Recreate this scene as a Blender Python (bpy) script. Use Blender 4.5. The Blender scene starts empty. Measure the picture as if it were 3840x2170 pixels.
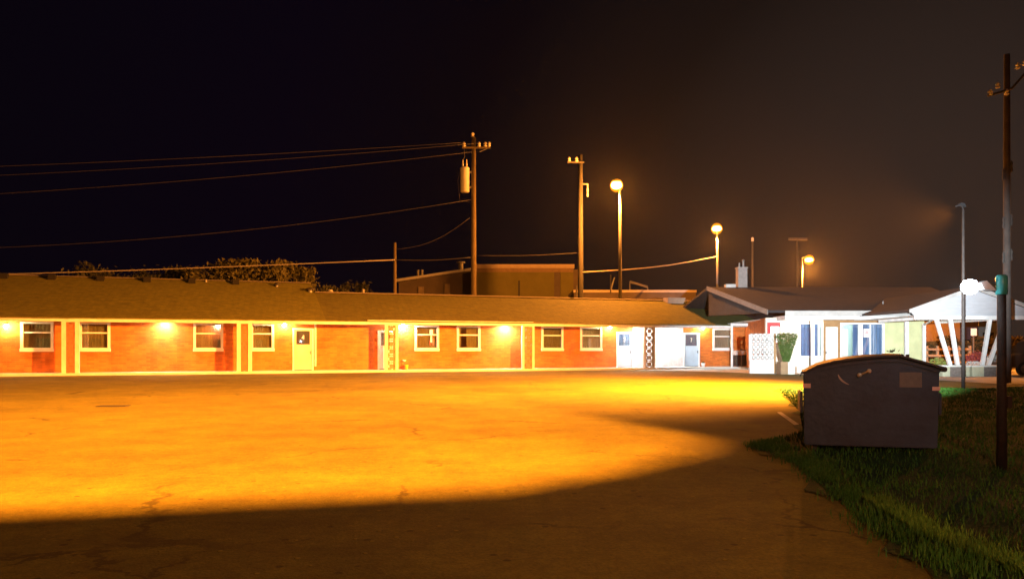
import bpy, bmesh, math, random
from mathutils import Vector, Matrix
random.seed(7)
S = bpy.context.scene
R = math.radians
F = 3000.0                      # focal length in photo pixels (3840 wide)
EYE = 1.4
HZ = 1304.0                     # horizon row in the photo
# ------------------------------------------------------------------ camera
cam = bpy.data.cameras.new("camera")
cam.sensor_width = 36.0
cam.lens = 36.0 * F / 3840.0
cam.shift_y = (HZ - 1085.0) / 3840.0
cam.clip_start = 0.05
cam.clip_end = 3000
co = bpy.data.objects.new("camera", cam)
S.collection.objects.link(co)
co.location = (0, 0, EYE)
co.rotation_euler = (R(90), 0, 0)
S.camera = co
# ------------------------------------------------------------------ world
W = bpy.data.worlds.new("World"); S.world = W
W.use_nodes = True
nt = W.node_tree
for n in list(nt.nodes): nt.nodes.remove(n)
def wn(t, **k):
    n = nt.nodes.new(t)
    for a, b in k.items(): setattr(n, a, b)
    return n
out = wn('ShaderNodeOutputWorld')
sky = wn('ShaderNodeTexSky', sky_type='NISHITA', sun_disc=False)
sky.sun_elevation = R(-9); sky.sun_rotation = R(20)
b1 = wn('ShaderNodeBackground'); b1.inputs[1].default_value = 0.05
nt.links.new(sky.outputs[0], b1.inputs[0])
# glow of the town low in the sky to the right, fading to blue-black on the left
tc = wn('ShaderNodeTexCoord')
nrm = wn('ShaderNodeVectorMath', operation='NORMALIZE')
nt.links.new(tc.outputs['Generated'], nrm.inputs[0])
dot = wn('ShaderNodeVectorMath', operation='DOT_PRODUCT')
g = Vector((0.56, 1.0, 0.10)).normalized()
dot.inputs[1].default_value = g
nt.links.new(nrm.outputs[0], dot.inputs[0])
ramp = wn('ShaderNodeValToRGB')
cr = ramp.color_ramp
cr.elements[0].position = 0.0; cr.elements[0].color = (.010, .007, .006, 1)
cr.elements[1].position = 1.0; cr.elements[1].color = (.030, .0195, .0155, 1)
for p, c in ((.45, (.002, .0012, .0035)), (.70, (.0022, .0011, .0040)), (.84, (.0022, .0014, .0028)), (.93, (.0100, .0060, .0048))):
    e = cr.elements.new(p); e.color = (*c, 1)
nt.links.new(dot.outputs['Value'], ramp.inputs[0])
b2 = wn('ShaderNodeBackground'); b2.inputs[1].default_value = 1.0
nt.links.new(ramp.outputs[0], b2.inputs[0])
add = wn('ShaderNodeAddShader')
nt.links.new(b1.outputs[0], add.inputs[0]); nt.links.new(b2.outputs[0], add.inputs[1])
nt.links.new(add.outputs[0], out.inputs[0])
# ------------------------------------------------------------------ exposure / render
S.view_settings.view_transform = 'Standard'
S.view_settings.look = 'None'
S.view_settings.exposure = 0.0
S.view_settings.gamma = 1.0
S.render.engine = 'CYCLES'
S.cycles.use_denoising = True
S.cycles.max_bounces = 6
S.cycles.diffuse_bounces = 3
S.cycles.transparent_max_bounces = 12
S.cycles.volume_bounces = 0
S.cycles.sample_clamp_indirect = 6
S.cycles.caustics_reflective = False
S.cycles.caustics_refractive = False
SODIUM = (1.0, .30, .034)
LAMP_A = Vector((14.1, 25.0, 5.70));  P_A = 265000      # shielded lamp on the thin pole
LAMP_C = Vector((8.0, -17.5, 12.0)); P_C = 1080000     # floodlight behind the added shadow caster
P_S = (26000, 42000, 80000)                         # highway lamps behind the motel
P_LED = 140000
P_FILL = 1500  # fill lamp added behind the camera

# ------------------------------------------------------------------ helpers
def px2(px, py, Y):
    return Vector(((px - 1920.0) * Y / F, Y, EYE + (HZ - py) * Y / F))
ANG = R(20); CA, SA = math.cos(ANG), math.sin(ANG)
M0Y = 48.39
def mx(px, d):                       # motel-local x where the sight line meets the plane d metres behind the kerb
    u = (px - 1920.0) / F
    Y = (d + M0Y * CA) / (CA - u * SA)
    X = u * Y
    return X * CA + (Y - M0Y) * SA
def mz(px, py, d):
    u = (px - 1920.0) / F
    Y = (d + M0Y * CA) / (CA - u * SA)
    return EYE + (HZ - py) * Y / F

class MB:
    def __init__(s): s.v = []; s.f = []
    def add(s, vs, fs):
        o = len(s.v); s.v += [tuple(v) for v in vs]
        s.f += [tuple(i + o for i in f) for f in fs]; return s
    def box(s, x0, x1, y0, y1, z0, z1):
        if x0 > x1: x0, x1 = x1, x0
        if y0 > y1: y0, y1 = y1, y0
        if z0 > z1: z0, z1 = z1, z0
        return s.add([(x0,y0,z0),(x1,y0,z0),(x1,y1,z0),(x0,y1,z0),(x0,y0,z1),(x1,y0,z1),(x1,y1,z1),(x0,y1,z1)],
              [(0,3,2,1),(4,5,6,7),(0,1,5,4),(1,2,6,5),(2,3,7,6),(3,0,4,7)])
    def quad(s, a, b, c, d): return s.add([a,b,c,d], [(0,1,2,3)])
    def prism(s, pts, off):           # planar polygon pts (3D) swept along off
        n = len(pts); off = Vector(off)
        v = [Vector(p) for p in pts] + [Vector(p) + off for p in pts]
        f = [tuple(range(n))[::-1], tuple(range(n, 2*n))]
        for i in range(n):
            j = (i+1) % n; f.append((i, j, n+j, n+i))
        return s.add(v, f)
    def tube(s, pts, rad, n=10, cap=True):
        pts = [Vector(p) for p in pts]
        if not isinstance(rad, (list, tuple)): rad = [rad]*len(pts)
        v = []; f = []
        prev = None
        for i, p in enumerate(pts):
            t = (pts[min(i+1, len(pts)-1)] - pts[max(i-1, 0)]).normalized()
            if prev is None:
                a = Vector((0,0,1)) if abs(t.z) < .9 else Vector((1,0,0))
                x = t.cross(a).normalized()
            else:
                x = (prev - t * prev.dot(t)).normalized()
            prev = x; y = t.cross(x)
            for k in range(n):
                th = 2*math.pi*k/n
                v.append(p + (x*math.cos(th) + y*math.sin(th))*rad[i])
        for i in range(len(pts)-1):
            for k in range(n):
                k2 = (k+1) % n
                f.append((i*n+k, i*n+k2, (i+1)*n+k2, (i+1)*n+k))
        if cap:
            f.append(tuple(range(n))[::-1]); f.append(tuple(range((len(pts)-1)*n, len(pts)*n)))
        return s.add(v, f)
    def lathe(s, prof, c=(0,0,0), n=16):      # prof: [(r,z)...] about vertical axis
        v = []; f = []
        for r, z in prof:
            for k in range(n):
                th = 2*math.pi*k/n
                v.append((c[0]+r*math.cos(th), c[1]+r*math.sin(th), c[2]+z))
        for i in range(len(prof)-1):
            for k in range(n):
                k2 = (k+1) % n
                f.append((i*n+k, i*n+k2, (i+1)*n+k2, (i+1)*n+k))
        f.append(tuple(range(n))[::-1]); f.append(tuple(range((len(prof)-1)*n, len(prof)*n)))
        return s.add(v, f)
    def build(s, name, mat, parent=None, smooth=False, bevel=0.0, loc=None):
        me = bpy.data.meshes.new(name)
        me.from_pydata(s.v, [], s.f)
        bm = bmesh.new(); bm.from_mesh(me)
        bmesh.ops.recalc_face_normals(bm, faces=bm.faces)
        if bevel:
            bmesh.ops.bevel(bm, geom=list(bm.edges), offset=bevel, segments=2, affect='EDGES', clamp_overlap=True)
        bm.to_mesh(me); bm.free()
        if smooth:
            for p in me.polygons: p.use_smooth = True
        me.materials.append(mat)
        o = bpy.data.objects.new(name, me)
        S.collection.objects.link(o)
        if parent: o.parent = parent
        if loc: o.location = loc
        return o
def empty(name, loc=(0,0,0), rz=0.0):
    o = bpy.data.objects.new(name, None); o.empty_display_size = .2
    S.collection.objects.link(o); o.location = loc; o.rotation_euler = (0,0,rz); return o
def tag(o, label=None, cat=None, group=None, kind=None):
    if label: o['label'] = label
    if cat: o['category'] = cat
    if group: o['group'] = group
    if kind: o['kind'] = kind
    return o
def copy_tree(o, parent=None):
    c = o.copy(); S.collection.objects.link(c)
    if parent: c.parent = parent
    for ch in list(o.children): copy_tree(ch, c)
    return c
def light(name, kind, loc, power, color, parent=None, radius=.1, aim=None, cone=None, blend=.5):
    l = bpy.data.lights.new(name, kind); l.energy = power; l.color = color
    l.shadow_soft_size = radius
    o = bpy.data.objects.new(name, l); S.collection.objects.link(o)
    o.location = loc
    if aim is not None:
        o.rotation_euler = (Vector(aim) - Vector(loc)).to_track_quat('-Z', 'Y').to_euler()
        l.spot_size = cone; l.spot_blend = blend
    if parent:
        o.parent = parent
        bpy.context.view_layer.update()
        o.matrix_parent_inverse = parent.matrix_world.inverted()
    return o

# ------------------------------------------------------------------ materials
def mat(name, col, rough=.7, var=.25, scale=3.0, bump=0.0, bscale=30.0, metal=0.0, spec=.4, col2=None, detail=6, coat=0.0, stretch=None):
    m = bpy.data.materials.new(name); m.use_nodes = True
    t = m.node_tree; p = t.nodes['Principled BSDF']
    p.inputs['Roughness'].default_value = rough
    p.inputs['Metallic'].default_value = metal
    p.inputs['Specular IOR Level'].default_value = spec
    p.inputs['Coat Weight'].default_value = coat
    tc = t.nodes.new('ShaderNodeTexCoord')
    vec = tc.outputs['Object']
    if stretch:
        mp = t.nodes.new('ShaderNodeMapping'); mp.inputs['Scale'].default_value = stretch
        t.links.new(vec, mp.inputs[0]); vec = mp.outputs[0]
    nz = t.nodes.new('ShaderNodeTexNoise'); nz.inputs['Scale'].default_value = scale; nz.inputs['Detail'].default_value = detail
    nz.inputs['Roughness'].default_value = .65
    t.links.new(vec, nz.inputs['Vector'])
    rp = t.nodes.new('ShaderNodeValToRGB')
    lo = tuple(c*(1-var) for c in col); hi = tuple(min(1, c*(1+var*.7)) for c in col)
    if col2: lo = col2
    rp.color_ramp.elements[0].position = .3; rp.color_ramp.elements[0].color = (*lo, 1)
    rp.color_ramp.elements[1].position = .7; rp.color_ramp.elements[1].color = (*hi, 1)
    t.links.new(nz.outputs['Fac'], rp.inputs[0])
    t.links.new(rp.outputs[0], p.inputs['Base Color'])
    if bump:
        n2 = t.nodes.new('ShaderNodeTexNoise'); n2.inputs['Scale'].default_value = bscale; n2.inputs['Detail'].default_value = 4
        t.links.new(vec, n2.inputs['Vector'])
        b = t.nodes.new('ShaderNodeBump'); b.inputs['Strength'].default_value = bump; b.inputs['Distance'].default_value = .03
        t.links.new(n2.outputs['Fac'], b.inputs['Height']); t.links.new(b.outputs[0], p.inputs['Normal'])
    return m
def emit(name, col, s):
    m = bpy.data.materials.new(name); m.use_nodes = True
    t = m.node_tree; p = t.nodes['Principled BSDF']
    p.inputs['Base Color'].default_value = (.8, .8, .8, 1)
    p.inputs['Emission Color'].default_value = (*col, 1); p.inputs['Emission Strength'].default_value = s
    return m
def brick_mat(name, c1, c2, mortar, axis='x'):
    m = bpy.data.materials.new(name); m.use_nodes = True
    t = m.node_tree; p = t.nodes['Principled BSDF']; p.inputs['Roughness'].default_value = .85
    tc = t.nodes.new('ShaderNodeTexCoord'); sx = t.nodes.new('ShaderNodeSeparateXYZ'); cx = t.nodes.new('ShaderNodeCombineXYZ')
    t.links.new(tc.outputs['Object'], sx.inputs[0])
    ad = t.nodes.new('ShaderNodeMath'); ad.operation = 'ADD'
    t.links.new(sx.outputs[0], ad.inputs[0]); t.links.new(sx.outputs[1], ad.inputs[1])
    t.links.new(ad.outputs[0], cx.inputs[0]); t.links.new(sx.outputs[2], cx.inputs[1])
    b = t.nodes.new('ShaderNodeTexBrick')
    b.inputs['Scale'].default_value = 1.0
    b.inputs['Brick Width'].default_value = .38; b.inputs['Row Height'].default_value = .105
    b.inputs['Mortar Size'].default_value = .009; b.inputs['Bias'].default_value = -.1
    b.inputs['Color1'].default_value = (*c1, 1); b.inputs['Color2'].default_value = (*c2, 1); b.inputs['Mortar'].default_value = (*mortar, 1)
    t.links.new(cx.outputs[0], b.inputs['Vector'])
    nz = t.nodes.new('ShaderNodeTexNoise'); nz.inputs['Scale'].default_value = 1.6; nz.inputs['Detail'].default_value = 8
    t.links.new(tc.outputs['Object'], nz.inputs['Vector'])
    mr = t.nodes.new('ShaderNodeMapRange'); mr.inputs[1].default_value = .25; mr.inputs[2].default_value = .75; mr.inputs[3].default_value = .72; mr.inputs[4].default_value = 1.25
    t.links.new(nz.outputs['Fac'], mr.inputs[0])
    mul = t.nodes.new('ShaderNodeVectorMath'); mul.operation = 'SCALE'
    t.links.new(b.outputs['Color'], mul.inputs[0]); t.links.new(mr.outputs[0], mul.inputs['Scale'])
    t.links.new(mul.outputs[0], p.inputs['Base Color'])
    bp = t.nodes.new('ShaderNodeBump'); bp.inputs['Strength'].default_value = .6; bp.inputs['Distance'].default_value = .01; bp.invert = True
    t.links.new(b.outputs['Fac'], bp.inputs['Height']); t.links.new(bp.outputs[0], p.inputs['Normal'])
    return m
def shingle_mat(name, c1, c2):
    m = brick_mat(name, c1, c2, tuple(c*.45 for c in c1))
    for n in m.node_tree.nodes:
        if n.type == 'TEX_BRICK':
            n.inputs['Brick Width'].default_value = .33; n.inputs['Row Height'].default_value = .05
            n.inputs['Mortar Size'].default_value = .006
        if n.type == 'TEX_NOISE': n.inputs['Scale'].default_value = 2.6; n.inputs['Roughness'].default_value = .75
        if n.type == 'MAP_RANGE': n.inputs[3].default_value = .6; n.inputs[4].default_value = 1.4
    return m
def glass_mat(name, f=.10):
    m = bpy.data.materials.new(name); m.use_nodes = True
    t = m.node_tree
    for n in list(t.nodes): t.nodes.remove(n)
    o = t.nodes.new('ShaderNodeOutputMaterial'); tr = t.nodes.new('ShaderNodeBsdfTransparent'); gl = t.nodes.new('ShaderNodeBsdfGlossy')
    gl.inputs['Roughness'].default_value = .03; tr.inputs[0].default_value = (.85, .88, .86, 1)
    mx_ = t.nodes.new('ShaderNodeMixShader'); mx_.inputs[0].default_value = f
    t.links.new(tr.outputs[0], mx_.inputs[1]); t.links.new(gl.outputs[0], mx_.inputs[2]); t.links.new(mx_.outputs[0], o.inputs[0])
    return m
def ground_mat(name, base, dark, crack=True, speck=.5):
    m = bpy.data.materials.new(name); m.use_nodes = True
    t = m.node_tree; p = t.nodes['Principled BSDF']; p.inputs['Roughness'].default_value = .9; p.inputs['Specular IOR Level'].default_value = .25
    L = t.links.new
    tc = t.nodes.new('ShaderNodeTexCoord'); v = tc.outputs['Object']
    def noise(sc, det=6, rough=.6, vec=v):
        n = t.nodes.new('ShaderNodeTexNoise'); n.inputs['Scale'].default_value = sc; n.inputs['Detail'].default_value = det; n.inputs['Roughness'].default_value = rough
        L(vec, n.inputs['Vector']); return n
    def mrange(src, a, b, c, d):
        n = t.nodes.new('ShaderNodeMapRange'); n.inputs[1].default_value = a; n.inputs[2].default_value = b; n.inputs[3].default_value = c; n.inputs[4].default_value = d
        L(src, n.inputs[0]); return n.outputs[0]
    def math_(op, a, b):
        n = t.nodes.new('ShaderNodeMath'); n.operation = op
        for i, q in enumerate((a, b)):
            if isinstance(q, float): n.inputs[i].default_value = q
            else: L(q, n.inputs[i])
        return n.outputs[0]
    big = mrange(noise(.16, 5).outputs['Fac'], .3, .7, .66, 1.22)
    mid = mrange(noise(1.3, 8, .7).outputs['Fac'], .28, .72, .78, 1.18)
    fine = mrange(noise(38, 3, .7).outputs['Fac'], .25, .75, 1-speck*.55, 1+speck*.55)
    grit = mrange(noise(8.5, 5, .75).outputs['Fac'], .3, .7, .80, 1.18)
    f = math_('MULTIPLY', math_('MULTIPLY', math_('MULTIPLY', big, mid), fine), grit)
    # loose pale stones and dark pits
    vo = t.nodes.new('ShaderNodeTexVoronoi'); vo.inputs['Scale'].default_value = 7.0; L(v, vo.inputs['Vector'])
    sepc = t.nodes.new('ShaderNodeSeparateColor'); L(vo.outputs['Color'], sepc.inputs[0])
    pebble = math_('MULTIPLY', mrange(vo.outputs['Distance'], .10, .16, 1.0, 0.0), mrange(sepc.outputs[0], .86, .88, 0.0, 1.0))
    pit = math_('MULTIPLY', mrange(vo.outputs['Distance'], .12, .24, 1.0, 0.0), mrange(sepc.outputs[1], .90, .92, 0.0, 1.0))
    f = math_('MULTIPLY', f, math_('SUBTRACT', math_('ADD', 1.0, math_('MULTIPLY', pebble, .8)), math_('MULTIPLY', pit, .7)))
    if crack:
        wn_ = noise(.8, 6, .65)
        va = t.nodes.new('ShaderNodeVectorMath'); va.operation = 'MULTIPLY_ADD'
        L(wn_.outputs['Color'], va.inputs[0]); va.inputs[1].default_value = (1.6, 1.6, 0); L(v, va.inputs[2])
        v2 = t.nodes.new('ShaderNodeTexVoronoi'); v2.feature = 'DISTANCE_TO_EDGE'; v2.inputs['Scale'].default_value = .24; L(va.outputs[0], v2.inputs['Vector'])
        msk = mrange(noise(.5, 4).outputs['Fac'], .48, .58, 0.0, 1.0)
        ck = math_('MULTIPLY', mrange(v2.outputs['Distance'], .003, .010, 1.0, 0.0), msk)
        f = math_('MULTIPLY', f, math_('SUBTRACT', 1.0, math_('MULTIPLY', ck, .5)))
        st = mrange(noise(.55, 3).outputs['Fac'], .66, .74, 1.0, .72)
        f = math_('MULTIPLY', f, st)
    mixc = t.nodes.new('ShaderNodeMix'); mixc.data_type = 'RGBA'
    mixc.inputs['A'].default_value = (*dark, 1); mixc.inputs['B'].default_value = (*base, 1)
    L(mrange(f, .45, 1.25, 0.0, 1.0), mixc.inputs['Factor'])
    sc = t.nodes.new('ShaderNodeVectorMath'); sc.operation = 'SCALE'
    L(mixc.outputs['Result'], sc.inputs[0]); L(mrange(f, .4, 1.5, .75, 1.3), sc.inputs['Scale'])
    L(sc.outputs[0], p.inputs['Base Color'])
    bp = t.nodes.new('ShaderNodeBump'); bp.inputs['Strength'].default_value = .7; bp.inputs['Distance'].default_value = .02
    L(math_('ADD', fine, math_('MULTIPLY', pebble, 2.0)), bp.inputs['Height']); L(bp.outputs[0], p.inputs['Normal'])
    return m

m_brick = brick_mat("brick", (.62, .165, .022), (.44, .105, .014), (.42, .155, .04))
m_brick_white = brick_mat("painted_brick", (.74, .70, .68), (.70, .66, .64), (.62, .58, .56))
m_roof = shingle_mat("shingles", (.165, .155, .014), (.125, .115, .010))
m_roof_b = shingle_mat("darker_shingles", (.125, .114, .013), (.094, .086, .010))  # darker tone for the lower right-hand roof
m_roof2 = shingle_mat("dark_shingles", (.028, .024, .023), (.021, .018, .018))
m_trim = mat("white_trim_paint", (.70, .70, .68), .55, .16, 2.5)
m_frame = mat("window_frame_paint", (.76, .76, .75), .5, .10, 3)
m_soffit = mat("soffit_paint", (.62, .60, .55), .7, .12, 2)
m_block = mat("tan_block", (.28, .225, .145), .9, .25, 6, .4, 40)
m_block_brown = mat("brown_block", (.34, .16, .08), .9, .25, 6, .4, 40)
m_curtain = mat("drawn_curtain", (.30, .27, .15), .9, .35, 2.0, stretch=(9, 1, .8))
m_curtain2 = mat("pale_curtain", (.46, .43, .34), .9, .30, 2.0, stretch=(9, 1, .8))
m_glass = glass_mat("window_glass", .16)
m_conc = mat("concrete", (.50, .48, .44), .9, .22, 1.2, .3, 30)
m_kerb = mat("walkway_concrete", (.62, .61, .58), .85, .18, 1.0, .2, 25)
m_door = mat("white_door_paint", (.66, .60, .42), .5, .08, 3)
m_door_blue = mat("blue_door_paint", (.42, .56, .70), .5, .08, 3)
m_blue_pane = mat("blue_curtain_cloth", (.12, .22, .42), .8, .25, 2, stretch=(10, 1, .6))
m_metal = mat("grey_metal", (.32, .32, .31), .45, .2, 4, metal=.6)
m_dark = mat("black_metal", (.025, .022, .02), .6, .3, 5)
m_black = mat("black_vent_plastic", (.006, .005, .005), .9, .1)
m_pole_wood = mat("creosoted_wood", (.125, .095, .05), .9, .35, 3, .4, 30, stretch=(6, 6, .5))
m_pole_grey = mat("weathered_wood", (.065, .060, .055), .9, .35, 3, .4, 30, stretch=(6, 6, .5))
m_steel = mat("galvanised_steel", (.16, .158, .155), .5, .15, 3, metal=.3)
m_tank = mat("transformer_paint", (.42, .41, .38), .5, .12, 3)
m_ceramic = mat("porcelain", (.55, .52, .48), .25, .1, 8)
m_wire = mat("wire", (.04, .036, .036), .6, .1, 1)
m_wire_dim = mat("dark_wire", (.05, .045, .045), .6, .1, 1)

# ------------------------------------------------------------------ ground and paving
gm = ground_mat("bare_earth", (.16, .13, .09), (.07, .06, .04), crack=False)
g_ = MB(); g_.quad((-240, -55, -.02), (240, -55, -.02), (240, 390, -.02), (-240, 390, -.02))
tag(g_.build("ground", gm), kind='structure')
am = ground_mat("worn_chipseal", (.180, .158, .014), (.092, .075, .007))
lot = MB()
def kp(s_, d, z): return (s_*CA - d*SA, M0Y + s_*SA + d*CA, z)
k0 = kp(-48, -.02, 0); k1 = kp(17.2, -.02, 0)
lot.add([(-60, -7.5, 0), (2.6, -7.5, 0), (2.75, 6, 0), (3.6, 9.6, 0), (3.6, 11.5, 0), (5.0, 13.2, 0), (6.5, 17.5, 0), (9.3, 27.5, 0), (34, 29.0, 0), (34, 40, 0), (k1[0], k1[1], 0), (k0[0], k0[1], 0), (-60, 32, 0)],
        [tuple(range(13))])
tag(lot.build("parking_lot", am), kind='structure')
wk = MB(); wk.box(-46, mx(2800, 0), 0, 1.5, .0, .13)
wo = wk.build("walkway", m_kerb, bevel=.012); wo.location = (0, M0Y, 0); wo.rotation_euler = (0, 0, ANG); tag(wo, kind='structure')
ap = MB()
a0 = kp(mx(2380, 0), -.03, .006); a1 = kp(mx(2800, 0), -.03, .006)
ap.add([a0, (12.4, 46.6, .006), (13.4, 43.2, .006), (15.0, 42.4, .006), (18.4, 36.0, .006), (19.0, 31.0, .006), (33.6, 30.0, .006), (33.6, 52, .006), (20, 52, .006), a1], [tuple(range(10))])
tag(ap.build("concrete_apron", m_conc), kind='structure')
road = MB(); road.quad((34.5, 26, .0), (64, 26, .0), (120, 180, .0), (70, 180, .0))
tag(road.build("road", ground_mat("street_asphalt", (.12, .11, .10), (.06, .055, .05))), kind='structure')

# lawn: an undulating sheet with grass on it
lawn_poly = [(2.75, 1.2), (2.72, 6), (3.4, 9.6), (3.4, 11.5), (4.8, 13.2), (6.3, 17.5), (9.1, 27.5), (33.5, 28.8), (33.5, 1.2)]
def left_edge(y):
    pts = [(2.75, 1.2), (2.72, 6), (3.4, 9.6), (3.4, 11.5), (4.8, 13.2), (6.3, 17.5), (9.1, 27.5)]
    for (xa, ya), (xb, yb) in zip(pts, pts[1:]):
        if ya <= y <= yb: return xa + (xb-xa)*(y-ya)/(yb-ya)
    return 9.1
def lawn_z(x, y):
    e = x - left_edge(y)
    k = min(1, max(0, e/1.2))
    return .012 + k*(.05 + .035*math.sin(x*1.3+.6*y) + .03*math.sin(y*.9-x*.5))
lw = MB(); NX, NY = 44, 60
for j in range(NY+1):
    y = 1.2 + (27.4-1.2)*(j/NY)**1.5
    for i in range(NX+1):
        t = (i/NX)**1.6
        e = left_edge(y) + .14*math.sin(y*2.1+.5) + .08*math.sin(y*7.7) + .04*math.sin(y*19)
        x = e + (33.5-e)*t
        lw.v.append((x, y, lawn_z(x, y)))
for j in range(NY):
    for i in range(NX):
        a = j*(NX+1)+i; lw.f.append((a, a+1, a+NX+2, a+NX+1))
m_lawn = ground_mat("lawn_soil", (.020, .062, .008), (.011, .032, .005), crack=False, speck=.7)
tag(lw.build("lawn", m_lawn, smooth=True), kind='structure')
gb = MB()
def blade(x, y, h, w):
    a = random.uniform(0, 6.283); l = random.uniform(.15, .7)*h
    dx, dy = math.cos(a), math.sin(a); z = lawn_z(x, y) - .005
    px_, py_ = -dy*w, dx*w
    o = len(gb.v)
    gb.v += [(x-px_, y-py_, z), (x+px_, y+py_, z), (x+dx*l*.4+px_*.7, y+dy*l*.4+py_*.7, z+h*.6), (x+dx*l*.4-px_*.7, y+dy*l*.4-py_*.7, z+h*.6), (x+dx*l, y+dy*l, z+h)]
    gb.f += [(o, o+1, o+2, o+3), (o+3, o+2, o+4)]
n = 0
while n < 78000:
    y = 3.2 + (26.8-3.2)*random.random()**1.7
    e = left_edge(y)
    x = e + random.random()**1.25*min(13.5-e + y*.15, 13)
    if random.random() > .72 + .40*math.sin(x*2.1+y*1.7)*math.sin(y*2.9-x): continue
    h = random.uniform(.02, .072)*(1+.05*y/10); w = .0028*(1+y/7)
    blade(x, y, h, w); n += 1
for i in range(7000):                          # longer tufts along the lot edge
    y = random.uniform(3.4, 12); e = left_edge(y)
    x = e + random.gauss(.16, .13)
    if math.sin(y*2.3)+math.sin(y*5.1+1) < -.6: continue
    blade(x, y, random.uniform(.03, .085), .004)
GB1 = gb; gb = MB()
for i in range(9000):                          # strip of blades coloured paler to imitate light beside the lot
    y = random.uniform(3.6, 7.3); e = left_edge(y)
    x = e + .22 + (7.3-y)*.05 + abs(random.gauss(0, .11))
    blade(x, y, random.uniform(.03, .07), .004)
tag(gb.build("lit_grass_strip", mat("lit_strip_blades", (.17, .34, .035), .7, .4, 1.2)), label="strip of grass coloured paler as if lit along the lot edge", cat="grass", kind='stuff')
gb = GB1
m_grass = mat("grass_blades", (.046, .150, .012), .7, .5, .6, col2=(.022, .075, .006))
tag(gb.build("grass", m_grass), label="short dark grass growing on the verge round the dumpster", cat="grass", kind='stuff')

pl = MB(); A = px2(2922, 1546, 17.4); B = px2(2990, 1594, 14.5); dd = (B-A).normalized(); nn = Vector((-dd.y, dd.x, 0))*.05
pl.add([(A.x-nn.x, A.y-nn.y, .005), (A.x+nn.x, A.y+nn.y, .005), (B.x+nn.x, B.y+nn.y, .005), (B.x-nn.x, B.y-nn.y, .005)], [(0,1,2,3)])
tag(pl.build("parking_line", mat("worn_line_paint", (.62, .60, .56), .8, .4, 9)), kind='structure')
# storm drain grate
gd = empty("drain_grate", (px2(425, 1523, 19.2).x, 19.2, 0), R(3))
f_ = MB()
f_.box(-.34, .34, -.16, -.13, .004, .02); f_.box(-.34, .34, .13, .16, .004, .02); f_.box(-.34, -.31, -.129, .129, .004, .02); f_.box(.31, .34, -.129, .129, .004, .02)
f_.build("rim", m_dark, gd)
b_ = MB()
for i in range(11): b_.box(-.29+i*.056, -.26+i*.056, -.128, .128, .006, .018)
b_.build("bars", m_dark, gd)
q = MB(); q.quad((-.30, -.128, .0045), (.30, -.128, .0045), (.30, .128, .0045), (-.30, .128, .0045)); q.build("pit", mat("drain_pit", (.008, .007, .006)), gd)
tag(gd, "dark slotted drain grate set in the lot on the left", "drain")

# ------------------------------------------------------------------ motel wing
motel = empty("motel_wing", (0, M0Y, 0), ANG)
tag(motel, "long low brick motel wing with brown shingle roof and white eave", "motel")
WALL = 1.5; CEIL = 2.84; EAVE = 2.93
XL, XR = -46.0, mx(2800, WALL)
wins = [(76,201), (296,414), (725,837), (940,1028), (1555,1646), (1713,1801), (2030,2112), (2175,2257), (2672,2746)]
doors = [(1097,1176,'y'), (1416,1474,'w'), (2311,2374,'b'), (2562,2624,'b')]
ops = []
for a, b in wins: ops.append((mx(a, WALL), mx(b, WALL), 1.21, 2.74, 'win'))
for a, b, k in doors: ops.append((mx(a, WALL), mx(b, WALL), .13, 2.44 if k != 'y' else 2.52, k))
# two more windows beyond the left edge of the frame, so the wing goes on
ops += [(-36.0, -34.2, 1.21, 2.74, 'win'), (-32.2, -30.4, 1.21, 2.74, 'win')]
ops.sort()
wl = MB(); x = XL
segs = []
wx0, wx1 = mx(2374, WALL), mx(2562, WALL); wr = MB()
for (a, b, z0, z1, k) in ops:
    segs.append((x, a)); q = wl if a < wx0 else wr
    if z0 > .14: q.box(a, b, WALL, WALL+.25, .13, z0)
    q.box(a, b, WALL, WALL+.25, z1, CEIL)
    x = b
segs.append((x, XR))
for a, b in segs:
    if abs(a-wx0) < .05 and abs(b-wx1) < .05: continue
    (wl if a < wx0 else wr).box(a, b, WALL, WALL+.25, .13, CEIL)
wl.build("wall", m_brick, motel); wr.build("wall", m_brick, motel)
w2 = MB(); w2.box(wx0, wx1, WALL, WALL+.25, .13, CEIL)
tag(w2.build("wall", m_brick_white, motel), label="white painted wall between the two blue doors")
bk = MB(); bk.box(XL, XR, 13.6, 13.85, 0, 2.8); bk.box(XL, XL+.25, WALL+.26, 13.59, 0, 2.8); bk.box(XR-.25, XR, WALL+.26, 13.59, 0, 2.8)
bk.build("rear_wall", m_brick, motel)
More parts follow.
